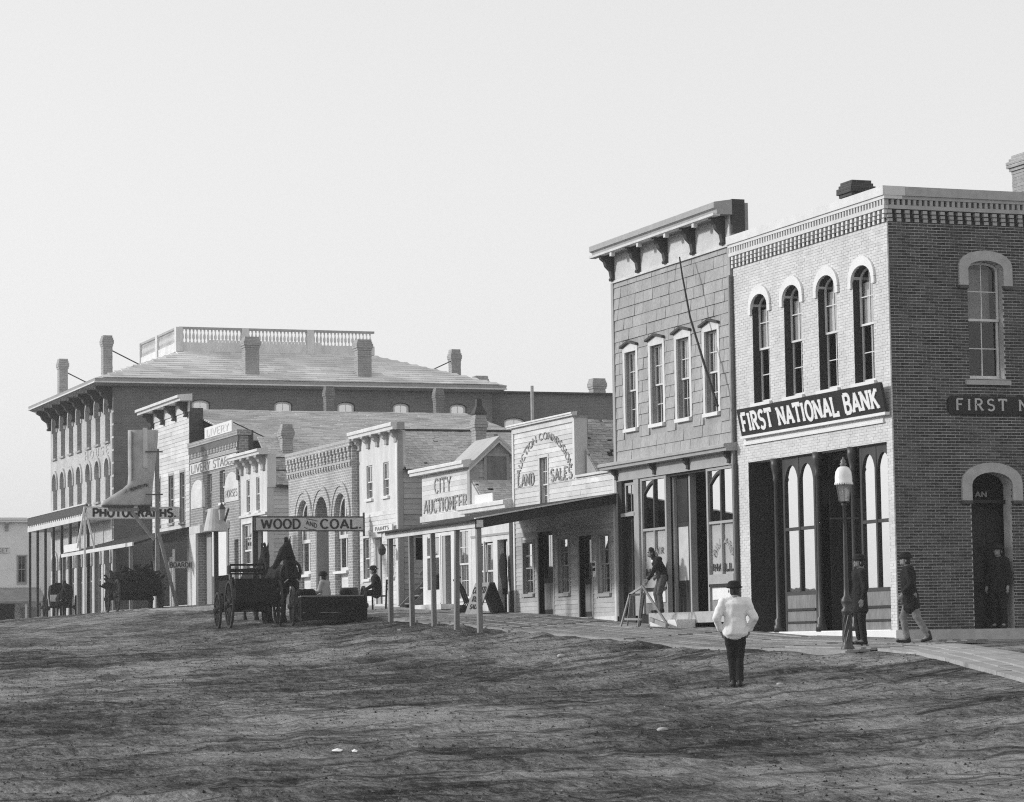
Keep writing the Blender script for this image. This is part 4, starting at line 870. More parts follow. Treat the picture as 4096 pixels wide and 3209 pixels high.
boxm('interior', IDW, XF+.4, 36, 98.3, 101.6, 1.4, 5.6, M_DARK, nr); boxm('side_wall', mapS(98.15), XF+.02, 36, -.1, 0, 1.4, 5.74, M_CLAP, nr)
clapboards(nr, mapS(98.15), ROT_S, XF+.05, 29.6, 2.0, 5.7, [], .155, M_CLAP, th=.03); boxm('false_front_end', mapS(98.12), XF+.02, XF+.34, 0, .03, 5.7, 6.9, M_WHITE, nr)
for (z0, y0, z1, y1) in ((5.76, 98.0, 6.34, 98.9), (6.36, 98.9, 6.84, 99.5), (6.86, 99.5, 7.62, 100.6)):
    MB().add([(XF+.34, y0, z0), (37, y0, z0), (37, y1, z1), (XF+.34, y1, z1)], [(0, 1, 2, 3)]).build('roof_boards', M_SHING, nr); boxm('roof_edge', IDW, XF+.34, 37, y0-.06, y0, z0-.06, z0+.02, M_DTRIM, nr)
    shingles(nr, XF+.36, 32, y0, z0, y1, z1, .13, M_SHING2 if z0 > 6.5 else M_SHING, .12, .25, 60, .025)
chimney(nr, 28.36, 28.76, 99.7, 100.1, 6.6, 8.12, M_CBRICK, .06)
# livery stable
lv = thing('livery_stable', 'brick livery stable with painted arched sign panels and open wagon door', 'stable', (28, 105.5, 1.6))
lops = [(106.0, 106.75, 5.3, 6.66), (104.02, 104.8, 5.45, 6.70), (105.7, 108.2, 1.6, 4.45), (102.1, 102.7, 2.2, 4.0)]
wall(lv, F0, 101.9, 109.35, 1.3, 8.0, lops, -.35, 0, M_LBRICK)
boxm('coping', F0, 101.82, 109.42, -.45, .1, 7.86, 8.06, M_LBRICK, lv); boxm('cornice_band', F0, 101.85, 109.4, 0, .07, 7.62, 7.86, mat('dull_brick', .13, .2, 2), lv); boxm('cornice_band', F0, 101.9, 109.38, 0, .02, 7.30, 7.62, M_ABRICK, lv)
for k in range(32): boxm('dentil', F0, 102.0+k*.229, 102.1+k*.229, .02, .065, 7.42, 7.62, M_ABRICK, lv)
boxm('string_course', F0, 101.88, 109.38, 0, .08, 7.24, 7.30, M_TRIM, lv)
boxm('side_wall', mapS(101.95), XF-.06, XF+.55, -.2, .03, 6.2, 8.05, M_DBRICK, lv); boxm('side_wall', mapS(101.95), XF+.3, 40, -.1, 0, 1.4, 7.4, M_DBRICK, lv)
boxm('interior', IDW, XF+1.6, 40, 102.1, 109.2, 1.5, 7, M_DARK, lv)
for a, b, c, d in lops[:2]: window(lv, F0, a+.02, b-.02, c+.02, d-.02, .12, None, 1, (1, 1), M_WHITE, .06, M_GLASS, sill=.06, blind=1)
boxm('sign_band', F0, 101.95, 109.3, 0, .04, 6.80, 7.22, M_CLAP, lv); text(lv, 'LIVERY STABLE', F0, 109.05, 102.4, 6.86, .30, M_LETG, .13, .06, n0=.042)
for a, b in ((107.0, 109.2), (101.95, 104.0-.02)):
    pl = MB(F0); q = arch_pts(a, b, 5.95, 6.55, 12); pl.prism([(a, 5.44)]+q+[(b, 5.44)], 0, .03); pl = pl.build('sign_panel', M_CLAP, lv)
    if a < 103: text(pl, 'HORSES', F0, 103.8, 102.1, 5.62, .26, M_LETG, .13, 0, n0=.031)
boxm('door_jamb', F0, 108.2, 109.2, 0, .1, 1.6, 4.75, M_WHITE, lv); boxm('door_head', F0, 103.4, 109.2, 0, .11, 4.45, 4.75, M_WHITE, lv); boxm('door_leaf', F0, 107.0, 108.1, -.9, -.3, 1.6, 4.45, M_TRIM, lv); boxm('doorway', F0, 105.7, 108.2, -1.5, -1.45, 1.6, 4.45, M_DARK, lv)
boxm('sliding_door', F0, 103.5, 105.6, .02, .1, 2.7, 4.45, M_STONEW, lv); boxm('door_base', F0, 103.5, 105.6, -.02, .02, 1.6, 2.7, M_DARK, lv); boxm('threshold', F0, 103.4, 109.2, .0, .5, 1.3, 1.6, M_WOODG, lv)
rs = boxm('roof_signboard', mapF(XF+.2), 103.62, 107.74, -.03, .03, 8.10, 8.56, M_STONEW, None); tag(rs, 'faded white signboard propped on the parapet of the livery stable', 'sign'); text(rs, 'LIVERY', mapF(XF+.2), 107.4, 104.0, 8.2, .26, mat('pale_lettering', .6), .13, 0, n0=.031)
for y in (103.7, 107.6): MB().tube([(XF+.2, y, 8.5), (XF+2.2, y-.5, 7.5)], .025, 6).build('stay', M_DTRIM, rs)
# clapboard boarding house
bo = thing('boarding_house', 'tall white clapboard house front with heavy cornice between hotel and livery stable', 'house', (28, 112.5, 1.6))
bws = [(112.1, 112.9, 5.05, 6.98), (110.25, 111.0, 5.0, 7.0), (114.4, 115.2, 5.05, 6.98)]
wall(bo, F0, 109.45, 115.9, 1.4, 9.45, bws+[(110, 115.5, 1.7, 4.3)], -.25, 0, M_CLAP)
it = [(a-.1, b+.1, c-.1, d+.12) for a, b, c, d in bws]; clapboards(bo, F0, ROT_F, 109.5, 115.85, 4.75, 9.35, it, .16, M_CLAP)
for a, b, c, d in bws: window(bo, F0, a, b, c, d, .06, None, 2, (2, 2), M_TRIM, .05, M_GLASS, casing=.09, sill=.1)
boxm('frieze', F0, 109.4, 115.95, 0, .06, 9.35, 9.80, M_CLAP, bo); cornice(bo, F0, 109.0, 116.5, 9.75, 9.98, .6, M_WHITE)
for y in (109.7, 111.7, 113.7, 115.6): bracket(bo, F0, y, .25, 9.75, .6, .45, M_DTRIM, .05)
boxm('shop_recess', F0, 110, 115.5, -1.6, -1.5, 1.6, 4.4, M_DARK, bo)
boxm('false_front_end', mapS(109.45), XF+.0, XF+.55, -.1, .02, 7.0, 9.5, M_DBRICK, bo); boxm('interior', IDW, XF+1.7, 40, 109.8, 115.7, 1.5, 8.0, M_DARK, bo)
MB().add([(XF+.5, 103, 7.72), (40.1, 103, 7.72), (39.9, 112.5, 9.66), (XF+.5, 112.5, 9.66), (XF+.5, 118, 8), (40, 118, 8)], [(0, 1, 2, 3), (3, 2, 5, 4)]).build('roof_boards', M_SHING, bo)
shingles(bo, XF+.52, 40.0, 103, 7.72, 112.4, 9.66, .30, M_SHING2, .35, .7, 120, .04)
for x in (34.05, 38.9): chimney(bo, x, x+.34, 113.0, 113.4, 8.5, 10.82, M_HSIDE, .04)
for x in (109.75, 110.2): MB().tube([(XF-.6, x, 1.6), (XF-.6, x, 3.9 if x < 110 else 3.6)], .06, 8).build('turned_post', M_STONEW, bo)
bs_ = boxm('boarding_sign', mapS(108.9), 26.3, 27.55, 0, .03, 3.12, 3.38, M_SIGNG, None); tag(bs_, 'small dim signboard reading BOARDING under the boarding house awning', 'sign'); text(bs_, 'BOARDING', mapS(108.9), 26.34, 27.5, 3.16, .18, M_LETB, .15, 0, n0=.031, sgn=1)
MB().bar((27.3, 108.92, 3.36), (27.3, 108.92, 4.3), .03, .03).build('hanger', M_IRON, bs_)
# long awning in front of boarding house and hotel corner
la = thing('long_awning', 'long low awning between the boarding house and hotel corner behind the boot sign', 'awning', (26, 116, 1.5))
MB().add([(25.0, 109.5, 4.05), (25.0, 123.3, 4.10), (XF, 123.3, 4.7), (XF, 109.5, 4.7), (25.0, 109.5, 4.13), (25.0, 123.3, 4.18), (XF, 123.3, 4.78), (XF, 109.5, 4.78)], [(0, 1, 2, 3), (7, 6, 5, 4), (0, 4, 5, 1), (1, 5, 6, 2), (2, 6, 7, 3), (3, 7, 4, 0)]).build('awning_roof', M_WOODD, la)
boxm('fascia', mapF(25.0), 109.4, 123.3, -.03, .03, 4.02, 4.17, M_WHITE, la)
for y in (110.0, 113, 116.5, 120, 123.1): MB().bar((25.05, y, 1.3), (25.05, y, 4.1), .13, .13).build('post', M_POST, la)
bs2 = boxm('blank_board', mapF(24.95), 119.2, 122.4, -.04, .04, 4.2, 4.52, M_STONEW, None); tag(bs2, 'blank white board standing on the far end of the long awning', 'sign')

# ------------------------------------------------------------------ the hotel
YH = 123.3; SH = mapS(YH)
ho = thing('hotel', 'large three storey brick hotel with rows of arched windows and rooftop balustrade', 'hotel', (30, 127, 1.4))
HC = [136.3, 134.4, 132.5, 130.6, 128.5, 126.55, 124.5]
hops = [(c-.5, c+.5, 9.2, 11.3) for c in HC]+[(c-.5, c+.5, 6.6, 8.5) for c in HC]+[(c-.6, c+.6, 1.6, 4.6) for c in HC]
wall(ho, F0, YH, 137.4, 1.2, 11.75, hops, -.4, 0, M_HBRICK, arches=[(a, b, d-.45, d) for a, b, c, d in hops])
SX = [(31.1-.25, 31.72), (34.69, 35.56), (37.67, 38.53), (40.33, 41.17), (43.1, 43.95)]
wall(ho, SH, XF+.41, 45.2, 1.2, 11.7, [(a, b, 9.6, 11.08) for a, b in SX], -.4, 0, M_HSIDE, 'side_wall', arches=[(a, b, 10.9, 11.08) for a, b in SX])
boxm('wall_corner', SH, XF+.002, XF+.41, -.005, .002, 1.2, 11.7, M_HSIDE, ho)
for k in range(17): boxm('quoin', SH, XF-.012, XF+.35+.18*(k % 2), -.3, .012, 2.0+k*.57, 2.47+k*.57, mat('quoin_stone', .17, .2) if k == 0 else bpy.data.materials['quoin_stone'], ho)
for a, b, c, d in hops:
    window(ho, F0, a+.04, b-.04, c+.04, d-.03, .18, d-.45, 2, (1, 1), M_TRIM, .07, M_GLASS, sill=.0 if c < 3 else .1, blind=0 if c < 3 else 1, blindlow=1)
    hd = MB(F0); strip(hd, arch_pts(a, b, d-.45, d, 8), arch_pts(a-.14, b+.14, d-.45, d+.16, 8), 0, .07); hd.box(a-.14, a, 0, .068, d-.8, d-.45); hd.box(b, b+.14, 0, .068, d-.8, d-.45); hd.build('window_hood', M_HBRICK, ho)
for a, b in SX:
    window(ho, SH, a+.04, b-.04, 9.65, 11.05, .08, 10.88, 2, (2, 0), M_WHITE, .09, M_GLASS, sill=0, meet=0)
    hd = MB(SH); strip(hd, arch_pts(a, b, 10.9, 11.08), arch_pts(a-.1, b+.1, 10.92, 11.22), 0, .03); hd.build('window_hood', M_HSIDE, ho)
boxm('interior', IDW, XF+.6, 45, YH+.5, 137, 1.3, 11.5, M_DARK, ho)
text(ho, 'HOUSE', F0, 129.3, 124.2, 8.72, .36, M_HBRICK, .12, .05, dep=.022, gap=.5)
ex0, ex1, ey0, ey1 = XF-.95, 45.75, YH-.55, 138.2
dx0, dx1, dy0, dy1 = 31.2, 40.65, 127.0, 134.4
MB().add([(ex0, ey0, 11.92), (ex1, ey0, 11.92), (ex1, ey1, 11.92), (ex0, ey1, 11.92), (dx0, dy0, 13.62), (dx1, dy0, 13.62), (dx1, dy1, 13.62), (dx0, dy1, 13.62)], [(0, 1, 5, 4), (1, 2, 6, 5), (2, 3, 7, 6), (3, 0, 4, 7), (4, 5, 6, 7)]).build('roof', M_ROOF, ho)
MB().rings([[(ex0+d, ey0+d, z), (ex1-d, ey0+d, z), (ex1-d, ey1-d, z), (ex0+d, ey1-d, z)] for z, d in ((11.62, .25), (11.70, .08), (11.76, .03), (11.915, 0))]).build('eave', M_TRIM, ho)
boxm('eave_strip', IDW, ex0-.01, ex1, ey0-.03, ey0+.02, 11.72, 11.78, M_WHITE, ho); boxm('eave_strip', IDW, ex0-.03, ex0+.02, ey0, ey1, 11.72, 11.78, M_WHITE, ho)
for i, c in enumerate([137.2]+[(a+b)/2 for a, b in zip(HC, HC[1:])]+[123.7]): bracket(ho, F0, c, .3, 11.66, 1.0, .75, M_DTRIM)
shingles(ho, ex0, ex1, ey0, 11.93, dy0, 13.63, .34, mat('roof_shingle', .66, .16, .5, .9, rnd=.13), .5, 1.1, 100, .035, in0=dx0-ex0, in1=ex1-dx1)
# balustrade
BZ = 13.62
def rail(a, b, n):
    a, b = Vector(a), Vector(b); d = (b-a)
    for k in range(n):
        p0 = a+d*(k/n); p1 = a+d*((k+1)/n); pd = MB(); pd.box(p0.x-.16, p0.x+.16, p0.y-.16, p0.y+.16, BZ, BZ+1.13); pd.build('pedestal', M_WHITE, ho)
        MB().bar(p0+Vector((0, 0, .22)), p1+Vector((0, 0, .22)), .2, .42).build('rail_base', M_WHITE, ho); MB().bar(p0+Vector((0, 0, 1.1)), p1+Vector((0, 0, 1.1)), .2, .1).build('top_rail', M_TRIM, ho)
        q = 17 if n == 3 else 15
        for i in range(q):
            c = p0+(p1-p0)*((i+.5+.6)/(q+1.2)); bal(c)
BAL = None
def bal(c):
    global BAL
    if BAL is None:
        mb = MB().lathe((0, 0, 0), [(.045, .43), (.045, .5), (.03, .54), (.065, .66), (.06, .76), (.028, .92), (.045, .98), (.045, 1.06)], 6); BAL = bpy.data.meshes.new('baluster'); BAL.from_pydata([tuple(v) for v in mb.v], [], mb.f); BAL.materials.append(M_WHITE)
    link('baluster', BAL, (c.x, c.y, BZ), ho)
rail((dx0, dy0, BZ), (dx1, dy0, BZ), 3); rail((dx0, dy1, BZ), (dx0, dy0+.2, BZ), 2); rail((dx1, dy1, BZ), (dx0+.2, dy1, BZ), 3)
boxm('roof_deck_house', IDW, 33.2, 38.8, 129.5, 132.5, BZ, BZ+.85, M_CLAP, ho)
for x in (33.42, 38.75): chimney(ho, x, x+.66, YH+.2, YH+.8, 12.0, 14.0, M_CBRICK, .07, ch=.1)
for (x, yy) in ((27.2, 124.8), (27.35, 135.4)):
    c = chimney(ho, x, x+.42, yy, yy+.5, 11.95, 14.05, M_CBRICK, .05, ch=.1); MB().tube([(x+.4, yy+.2, 13.4), (x+1.95, yy+.2, 12.65)], .03, 6).build('brace', M_IRON, c)
c = chimney(ho, 46.64, 47.13, 133, 133.5, 11.9, 14.7, M_CBRICK, .05, ch=.1); MB().tube([(46.65, 133.1, 14.1), (44.9, 133.1, 13.3)], .03, 6).build('brace', M_IRON, c)
# balcony along the hotel front
bc = MB(F0); bc.box(123.9, 137.6, 0, 1.1, 5.72, 5.93); bc.build('balcony_floor', M_WHITE, ho)
boxm('balcony_rail', F0, 123.9, 137.6, 1.02, 1.10, 6.02, 6.40, M_DTRIM, ho); boxm('balcony_rail_cap', F0, 123.9, 137.6, 1.0, 1.13, 6.40, 6.46, M_WHITE, ho)
for k in range(30): boxm('balcony_block', F0, 124.0+k*.46, 124.2+k*.46, 1.03, 1.09, 5.93, 6.02, M_WHITE, ho)
for k in range(8): MB(F0).box(123.95+k*1.93, 124.06+k*1.93, .94, 1.05, 1.3, 5.72).build('porch_post', M_WOODD, ho)
# rear wing
wg = thing('hotel_rear_wing', 'plain brick rear wing running back from the hotel behind the auction house', 'building', (52, 126, 1.5))
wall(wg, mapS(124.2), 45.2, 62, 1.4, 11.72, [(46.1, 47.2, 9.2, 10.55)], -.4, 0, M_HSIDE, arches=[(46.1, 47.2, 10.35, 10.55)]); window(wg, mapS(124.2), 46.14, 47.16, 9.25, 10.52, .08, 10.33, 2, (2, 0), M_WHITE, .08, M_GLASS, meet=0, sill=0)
boxm('roof', IDW, 45.2, 62, 124.0, 136, 11.70, 11.78, M_DTRIM, wg); chimney(wg, 50.72, 51.35, 124.3, 124.9, 11.7, 12.5, M_CBRICK, .06, ch=.1); chimney(wg, 44.9, 45.5, 124.6, 125.2, 11.7, 12.55, M_CBRICK, .06, ch=.1)
boxm('interior', IDW, 45.6, 61, 124.8, 135, 1.5, 11.4, M_DARK, wg)
pp = MB().tube([(40.2, 105.0, 7.6), (40.2, 105.0, 10.2)], .07, 8).build('stovepipe', M_STONE, None); tag(pp, 'thin pale stovepipe rising behind the auction house front', 'stovepipe')
# market building at the far end
mk_ = thing('market_building', 'pale two storey market building closing the far left end of the street', 'building', (29, 165, 1.7))
MM = mapS(165)
wall(mk_, MM, 20, 32.2, 1.3, 7.45, [(30.86, 31.36, 3.9, 5.5), (27.3, 27.8, 3.9, 5.5), (20.5, 30.7, 1.5, 2.7)], -.3, 0, M_PALE); window(mk_, MM, 30.88, 31.34, 3.94, 5.48, .06, None, 2, (1, 1), M_TRIM, .05, M_GLASS, casing=.08, sill=.08, blind=.6); window(mk_, MM, 27.3, 27.8, 3.94, 5.48, .06, None, 2, (1, 1), M_TRIM, .05, M_GLASS, casing=.08, sill=.08)
cornice(mk_, MM, 19.8, 32.3, 7.45, 7.72, .35, M_PALE); boxm('side_wall', IDW, 32.2, 32.3, 164.8, 176, 1.3, 7.4, M_PALE, mk_); boxm('interior', IDW, 20.2, 32, 165.6, 176, 1.4, 7, M_DARK, mk_)
bracket(mk_, MM, 30.2, .2, 7.45, .5, .3, M_TRIM); bracket(mk_, MM, 28.2, .2, 7.45, .5, .3, M_TRIM)
MB().add([(20, 162.2, 2.70), (32.1, 162.2, 2.70), (32.1, 165, 3.55), (20, 165, 3.55), (20, 162.2, 2.8), (32.1, 162.2, 2.8), (32.1, 165, 3.65), (20, 165, 3.65)], [(0, 1, 2, 3), (7, 6, 5, 4), (0, 4, 5, 1), (1, 5, 6, 2), (2, 6, 7, 3), (3, 7, 4, 0)]).build('awning_roof', M_WOODG, mk_)
for x in (28.3, 30.85, 32): boxm('awning_post', IDW, x-.06, x+.06, 162.3, 162.42, 1.4, 2.72, M_STONEW, mk_)
boxm('shop_panel', MM, 31.1, 32.0, -.1, .1, 1.4, 2.5, M_TRIM, mk_)
ms = boxm('market_sign', MM, 28.9, 30.38, .01, .05, 5.66, 6.0, M_STONEW, None); tag(ms, 'white board ending in KET on the far market building', 'sign'); text(ms, 'MARKET', MM, 28.98, 30.3, 5.72, .22, M_LETG, .15, 0, n0=.052, sgn=1)
fb = thing('far_building', 'plain pale building end seen between the market and the hotel', 'building', (34, 178, 1.6)); boxm('wall', IDW, 32.9, 44, 178, 186, 1.3, 7.6, M_PALE, fb); boxm('roof', IDW, 32.7, 44.2, 177.8, 186.2, 7.6, 7.75, M_TRIM, fb)

# ------------------------------------------------------------------ signs that stand out over the street
wc = thing('wood_and_coal_sign', 'long grey board reading WOOD AND COAL hung out over the walk', 'sign', (25.3, 86, 1.0)); MW = mapS(86)
boxm('board', MW, 23.57, 27.10, -.03, .03, 3.63, 4.05, M_SIGNG, wc)
for a in ((23.52, 27.14, 3.60, 3.64), (23.52, 27.14, 4.04, 4.08)): boxm('frame', MW, a[0], a[1], -.04, .04, a[2], a[3], M_DTRIM, wc)
boxm('frame', MW, 23.52, 23.565, -.042, .042, 3.6, 4.08, M_DTRIM, wc); boxm('frame', MW, 27.10, 27.145, -.042, .042, 3.45, 4.2, M_DTRIM, wc)
text(wc, 'WOOD', MW, 23.74, 25.02, 3.70, .28, M_LETB, .17, 0, n0=.031, sgn=1); text(wc, 'COAL.', MW, 25.68, 27.04, 3.70, .28, M_LETB, .17, 0, n0=.031, sgn=1)
def tilt_place(x):
    return lambda px, py: (25.20+(x+px)*.15, 3.83-(x+px)*.05+py*.13+.0)
x = 0
for c_ in 'AND': letter(wc, c_, tilt_place(x), .14, M_LETB, MW, .031); x += GL[c_][0]+.12
for q in ([(25.14, 3.74), (25.24, 3.68), (25.52, 3.65)], [(25.22, 4.0), (25.40, 3.97), (25.58, 3.93)]): 
    L_, R_ = ribbon(q, .016); mb = MB(MW)
    for i in range(2): mb.prism([tuple(L_[i]), tuple(L_[i+1]), tuple(R_[i+1]), tuple(R_[i])], .031, .04)
    mb.build('flourish', M_LETB, wc)
boxm('post', MW, 23.50, 23.66, -.14, -.045, edge_z(86)-.3, 4.1, M_WOODD, wc)
ph = thing('photographs_sign', 'white board reading PHOTOGRAPHS. partly hidden by the boot sign', 'sign', (25.4, 111.2, 4.1)); MP = mapS(111.2)
boxm('board', MP, 23.57, 27.28, -.04, .04, 5.20, 5.62, M_PAPER, ph); text(ph, 'PHOTOGRAPHS.', MP, 23.79, 27.18, 5.25, .31, M_LETB, .24, 0, n0=.041, sgn=1)
for a in ((23.55, 27.3, 5.17, 5.21), (23.55, 27.3, 5.61, 5.65)): boxm('frame', MP, a[0], a[1], -.05, .05, a[2], a[3], M_STONEW, ph)
for x1, y1 in ((23.15, 111.1), (23.47, 111.2), (23.85, 111.2)): MB().bar((23.47, 111.2, 5.65), (x1, y1, 1.4 if x1 > 23.4 and x1 < 23.5 else 4.0), .07, .07).build('frame_leg', M_STONEW, ph)
bt = thing('boot_sign', 'giant painted boot trade sign on a tall pole above the street', 'sign', (25.6, 108, 1.4))
sls = [(8.46, 24.50, 25.70, .34), (8.0, 24.50, 25.67, .34), (7.3, 24.50, 25.60, .33), (6.7, 24.51, 25.52, .31), (6.36, 24.48, 25.48, .30), (6.18, 24.28, 25.47, .29), (6.02, 24.02, 25.46, .29), (5.86, 23.76, 25.45, .29), (5.70, 23.54, 25.42, .28), (5.60, 23.46, 25.38, .27), (5.53, 23.46, 25.36, .26)]
def egg(z, a, b, d, n=18):
    c = (a+b)/2; h = (b-a)/2; return [(c+h*math.copysign(abs(math.cos(q))**.8, math.cos(q)), 108+d*math.copysign(abs(math.sin(q))**.8, math.sin(q)), z) for q in [2*math.pi*i/n for i in range(n)]]
body = MB().rings([egg(*s_) for s_ in sls]).build('boot_upper', M_BOOT, bt, True)
MB().rings([egg(5.53, 23.44, 24.75, .27), egg(5.46, 23.46, 24.72, .26)]).build('sole', M_DTRIM, bt); MB().rings([egg(5.53, 24.88, 25.37, .25), egg(5.30, 24.90, 25.33, .24)]).build('heel', M_WOODD, bt)
boxm('pull_strap', mapS(107.66), 25.02, 25.19, -.03, .01, 6.98, 8.54, M_TIN, bt); boxm('seam', mapS(107.66), 24.55, 24.59, -.15, -.02, 6.5, 8.4, M_WOODG, bt)
def inst(px, py): s_ = px*.115; return (24.30+s_, 6.02+s_*.26+py*.13)
x = 0
for c_ in 'J. MONTEITH':
    if c_ != ' ': letter(bt, c_, lambda px, py, x=x: inst(x+px, py), .15, M_LETB, mapS(107.70), .012, .03)
    x += GL[c_][0]+.16
boxm('pole', mapS(108.05), 25.60, 25.75, -.15, 0, 1.2, 7.75, M_POST, bt); boxm('cross_beam', mapS(107.9), 23.70, 25.62, -.12, 0, 5.30, 5.45, M_POST, bt)
MB().bar((24.62, 107.95, 5.30), (25.52, 107.95, 4.20), .1, .12).build('brace', M_POST, bt); MB().bar((25.68, 107.9, 4.45), (26.40, 107.9, 1.55), .1, .12).build('brace', M_POST, bt)
boxm('iron_strap', mapS(107.62), 25.10, 25.78, 0, .03, 7.58, 7.63, M_IRON, bt); boxm('iron_strap', mapS(107.62), 25.10, 25.78, 0, .03, 5.92, 5.97, M_IRON, bt)
cn = thing('cone_sign', 'white tin cone shaped trade sign with dark lantern on a post outside the livery stable', 'sign', (24.6, 95, edge_z(95)))
MB().lathe((24.62, 95, 0), [(.42, 3.98), (.42, 4.02), (.27, 4.72), (.26, 4.76), (.06, 4.80)], 20).build('tin_cone', M_TIN, cn, False)
MB().bar((24.62, 95, edge_z(95)-.2), (24.62, 95, 4.05), .14, .14).build('post', M_WOODD, cn)
MB().rings([[(24.70+dx*s_, 94.5+dy*s_, z) for dx, dy in ((-.1, -.1), (.1, -.1), (.1, .1), (-.1, .1))] for z, s_ in ((4.35, .7), (4.72, 1.0))]).build('lantern', M_TRIM, cn); MB().rings([[(24.70+dx*s_, 94.5+dy*s_, z) for dx, dy in ((-.1, -.1), (.1, -.1), (.1, .1), (-.1, .1))] for z, s_ in ((4.72, 1.2), (4.95, .1))]).build('lantern_cap', M_IRON, cn)
MB().bar((24.78, 94.4, 4.3), (24.92, 94.4, 4.75), .06, .06).build('bracket', M_IRON, cn)

# street lamp
LX, LY = 24.53, 47.72; LZ = -.26
lp = thing('street_lamp', 'cast iron street lamp with white domed lantern at the bank corner', 'street lamp', (LX, LY, LZ))
MB().lathe((LX, LY, LZ), [(.13, 0), (.13, .07), (.10, .11), (.088, .18), (.085, .70), (.105, .74), (.105, .78), (.07, .82), (.105, .92), (.105, .97), (.055, 1.05), (.048, 1.2), (.036, 2.2), (.032, 2.72), (.06, 2.76), (.04, 2.80)], 16).build('post', M_IRON, lp, True)
for k in range(8):
    a = k*math.pi/4; MB().tube([(LX+.087*math.cos(a+t_*1.4), LY+.087*math.sin(a+t_*1.4), LZ+.18+.5*t_) for t_ in [i/8 for i in range(9)]], 0.010, 5).build('flute', M_IRON, lp)
MB().bar((LX-.27*math.cos(AL), LY+.27*math.sin(AL), LZ+2.5), (LX+.27*math.cos(AL), LY-.27*math.sin(AL), LZ+2.5), .028, .028).build('ladder_bar', M_IRON, lp)
ln = MB().lathe((LX, LY, LZ), [(.105, 2.80), (.11, 2.82)], 6).build('lantern_base', M_IRON, lp)
for k in range(6):
    a0, a1 = k*math.pi/3, (k+1)*math.pi/3
    MB().add([(LX+r*math.cos(a), LY+r*math.sin(a), LZ+z) for r, z, a in ((.10, 2.82, a0), (.10, 2.82, a1), (.152, 3.16, a1), (.152, 3.16, a0))], [(0, 1, 2, 3)]).build('lantern_pane', glass_mat('lamp_glass', .3, .3) if k == 0 else bpy.data.materials['lamp_glass'], lp)
    MB().tube([(LX+.102*math.cos(a0), LY+.102*math.sin(a0), LZ+2.82), (LX+.154*math.cos(a0), LY+.154*math.sin(a0), LZ+3.16)], .009, 5).build('lantern_bar', M_IRONL, lp)
MB().lathe((LX, LY, LZ), [(.17, 3.155), (.175, 3.17), (.165, 3.185), (.165, 3.28), (.15, 3.38), (.11, 3.45), (.06, 3.48)], 20).build('milk_glass_dome', M_LAMPW, lp, True)
it = [(Vector((LX+.172*math.cos(k*math.pi/12), LY+.172*math.sin(k*math.pi/12), LZ+3.15)), (.03, .012, .03), Matrix.Rotation(k*math.pi/12+math.pi/2, 4, 'Z')) for k in range(24)]; pieces('crown_leaf', it, M_LAMPW, lp)
MB().lathe((LX, LY, LZ), [(.06, 3.475), (.05, 3.50), (.07, 3.525), (.04, 3.55), (.055, 3.58), (.02, 3.62), (.008, 3.66)], 14).build('finial', M_IRONL, lp, True)
MB().lathe((LX, LY, LZ), [(.02, 2.83), (.02, 2.98), (.035, 3.0), (.01, 3.06)], 8).build('burner', M_STONEW, lp)

# ------------------------------------------------------------------ figures
def cap(mb, p0, r0, p1, r1, seg=10):
    """tapered limb with rounded ends; a radius may be (across y, along x) for flat forms"""
    p0, p1 = Vector(p0), Vector(p1); d = p1-p0; L = d.length
    d = d/L if L > 1e-6 else Vector((0, 0, 1))
    e = Vector((0, 1, 0)); e = (e-d*e.dot(d)); e = e.normalized() if e.length > .2 else Vector((1, 0, 0)); g = d.cross(e).normalized()
    t = lambda q: q if isinstance(q, tuple) else (q, q)
    (a0, b0), (a1, b1) = t(r0), t(r1); rs = []
    for p, (a, b), sg in ((p0, (a0, b0), -1), (p1, (a1, b1), 1)):
        for an in ((80, 50, 20) if sg < 0 else (20, 50, 80)):
            c = math.cos(rad(an)); h = math.sin(rad(an))*min(a, b)*sg
            rs.append([tuple(p+d*h+e*(a*c*math.cos(q))+g*(b*c*math.sin(q))) for q in [2*math.pi*k/seg for k in range(seg)]])
    mb.rings(rs)
WRK = bpy.data.textures.new('cloth_folds', 'CLOUDS'); WRK.noise_scale = .11; WRK.noise_depth = 2
def fuse(name, caps, m, parent, voxel=.014, sm=4, fold=0):
    mb = MB()
    for c in caps: cap(mb, *c)
    o = mb.build(name, m, parent, True); rm = o.modifiers.new('fuse', 'REMESH'); rm.mode = 'VOXEL'; rm.voxel_size = voxel; rm.use_smooth_shade = True
    q = o.modifiers.new('smooth', 'SMOOTH'); q.iterations = sm; q.factor = .5
    if fold: dm = o.modifiers.new('folds', 'DISPLACE'); dm.texture = WRK; dm.strength = fold; dm.mid_level = .5; dm.texture_coords = 'LOCAL'
    return o
DEF = dict(pelvis=(0, 0, .94), waist=(0, 0, 1.08), chest=(.0, 0, 1.30), neck=(-.01, 0, 1.46), head=(.01, 0, 1.60), crown=(0, 0, 1.71), nose=(.11, 0, 1.585),
  hipL=(0, .09, .90), kneeL=(.02, .10, .49), ankL=(-.02, .10, .09), toeL=(.16, .12, .035), hipR=(0, -.09, .90), kneeR=(.02, -.10, .49), ankR=(-.02, -.10, .09), toeR=(.16, -.12, .035),
  shL=(0, .18, 1.39), elL=(-.02, .23, 1.12), wrL=(.05, .24, .88), shR=(0, -.18, 1.39), elR=(-.02, -.23, 1.12), wrR=(.05, -.24, .88))
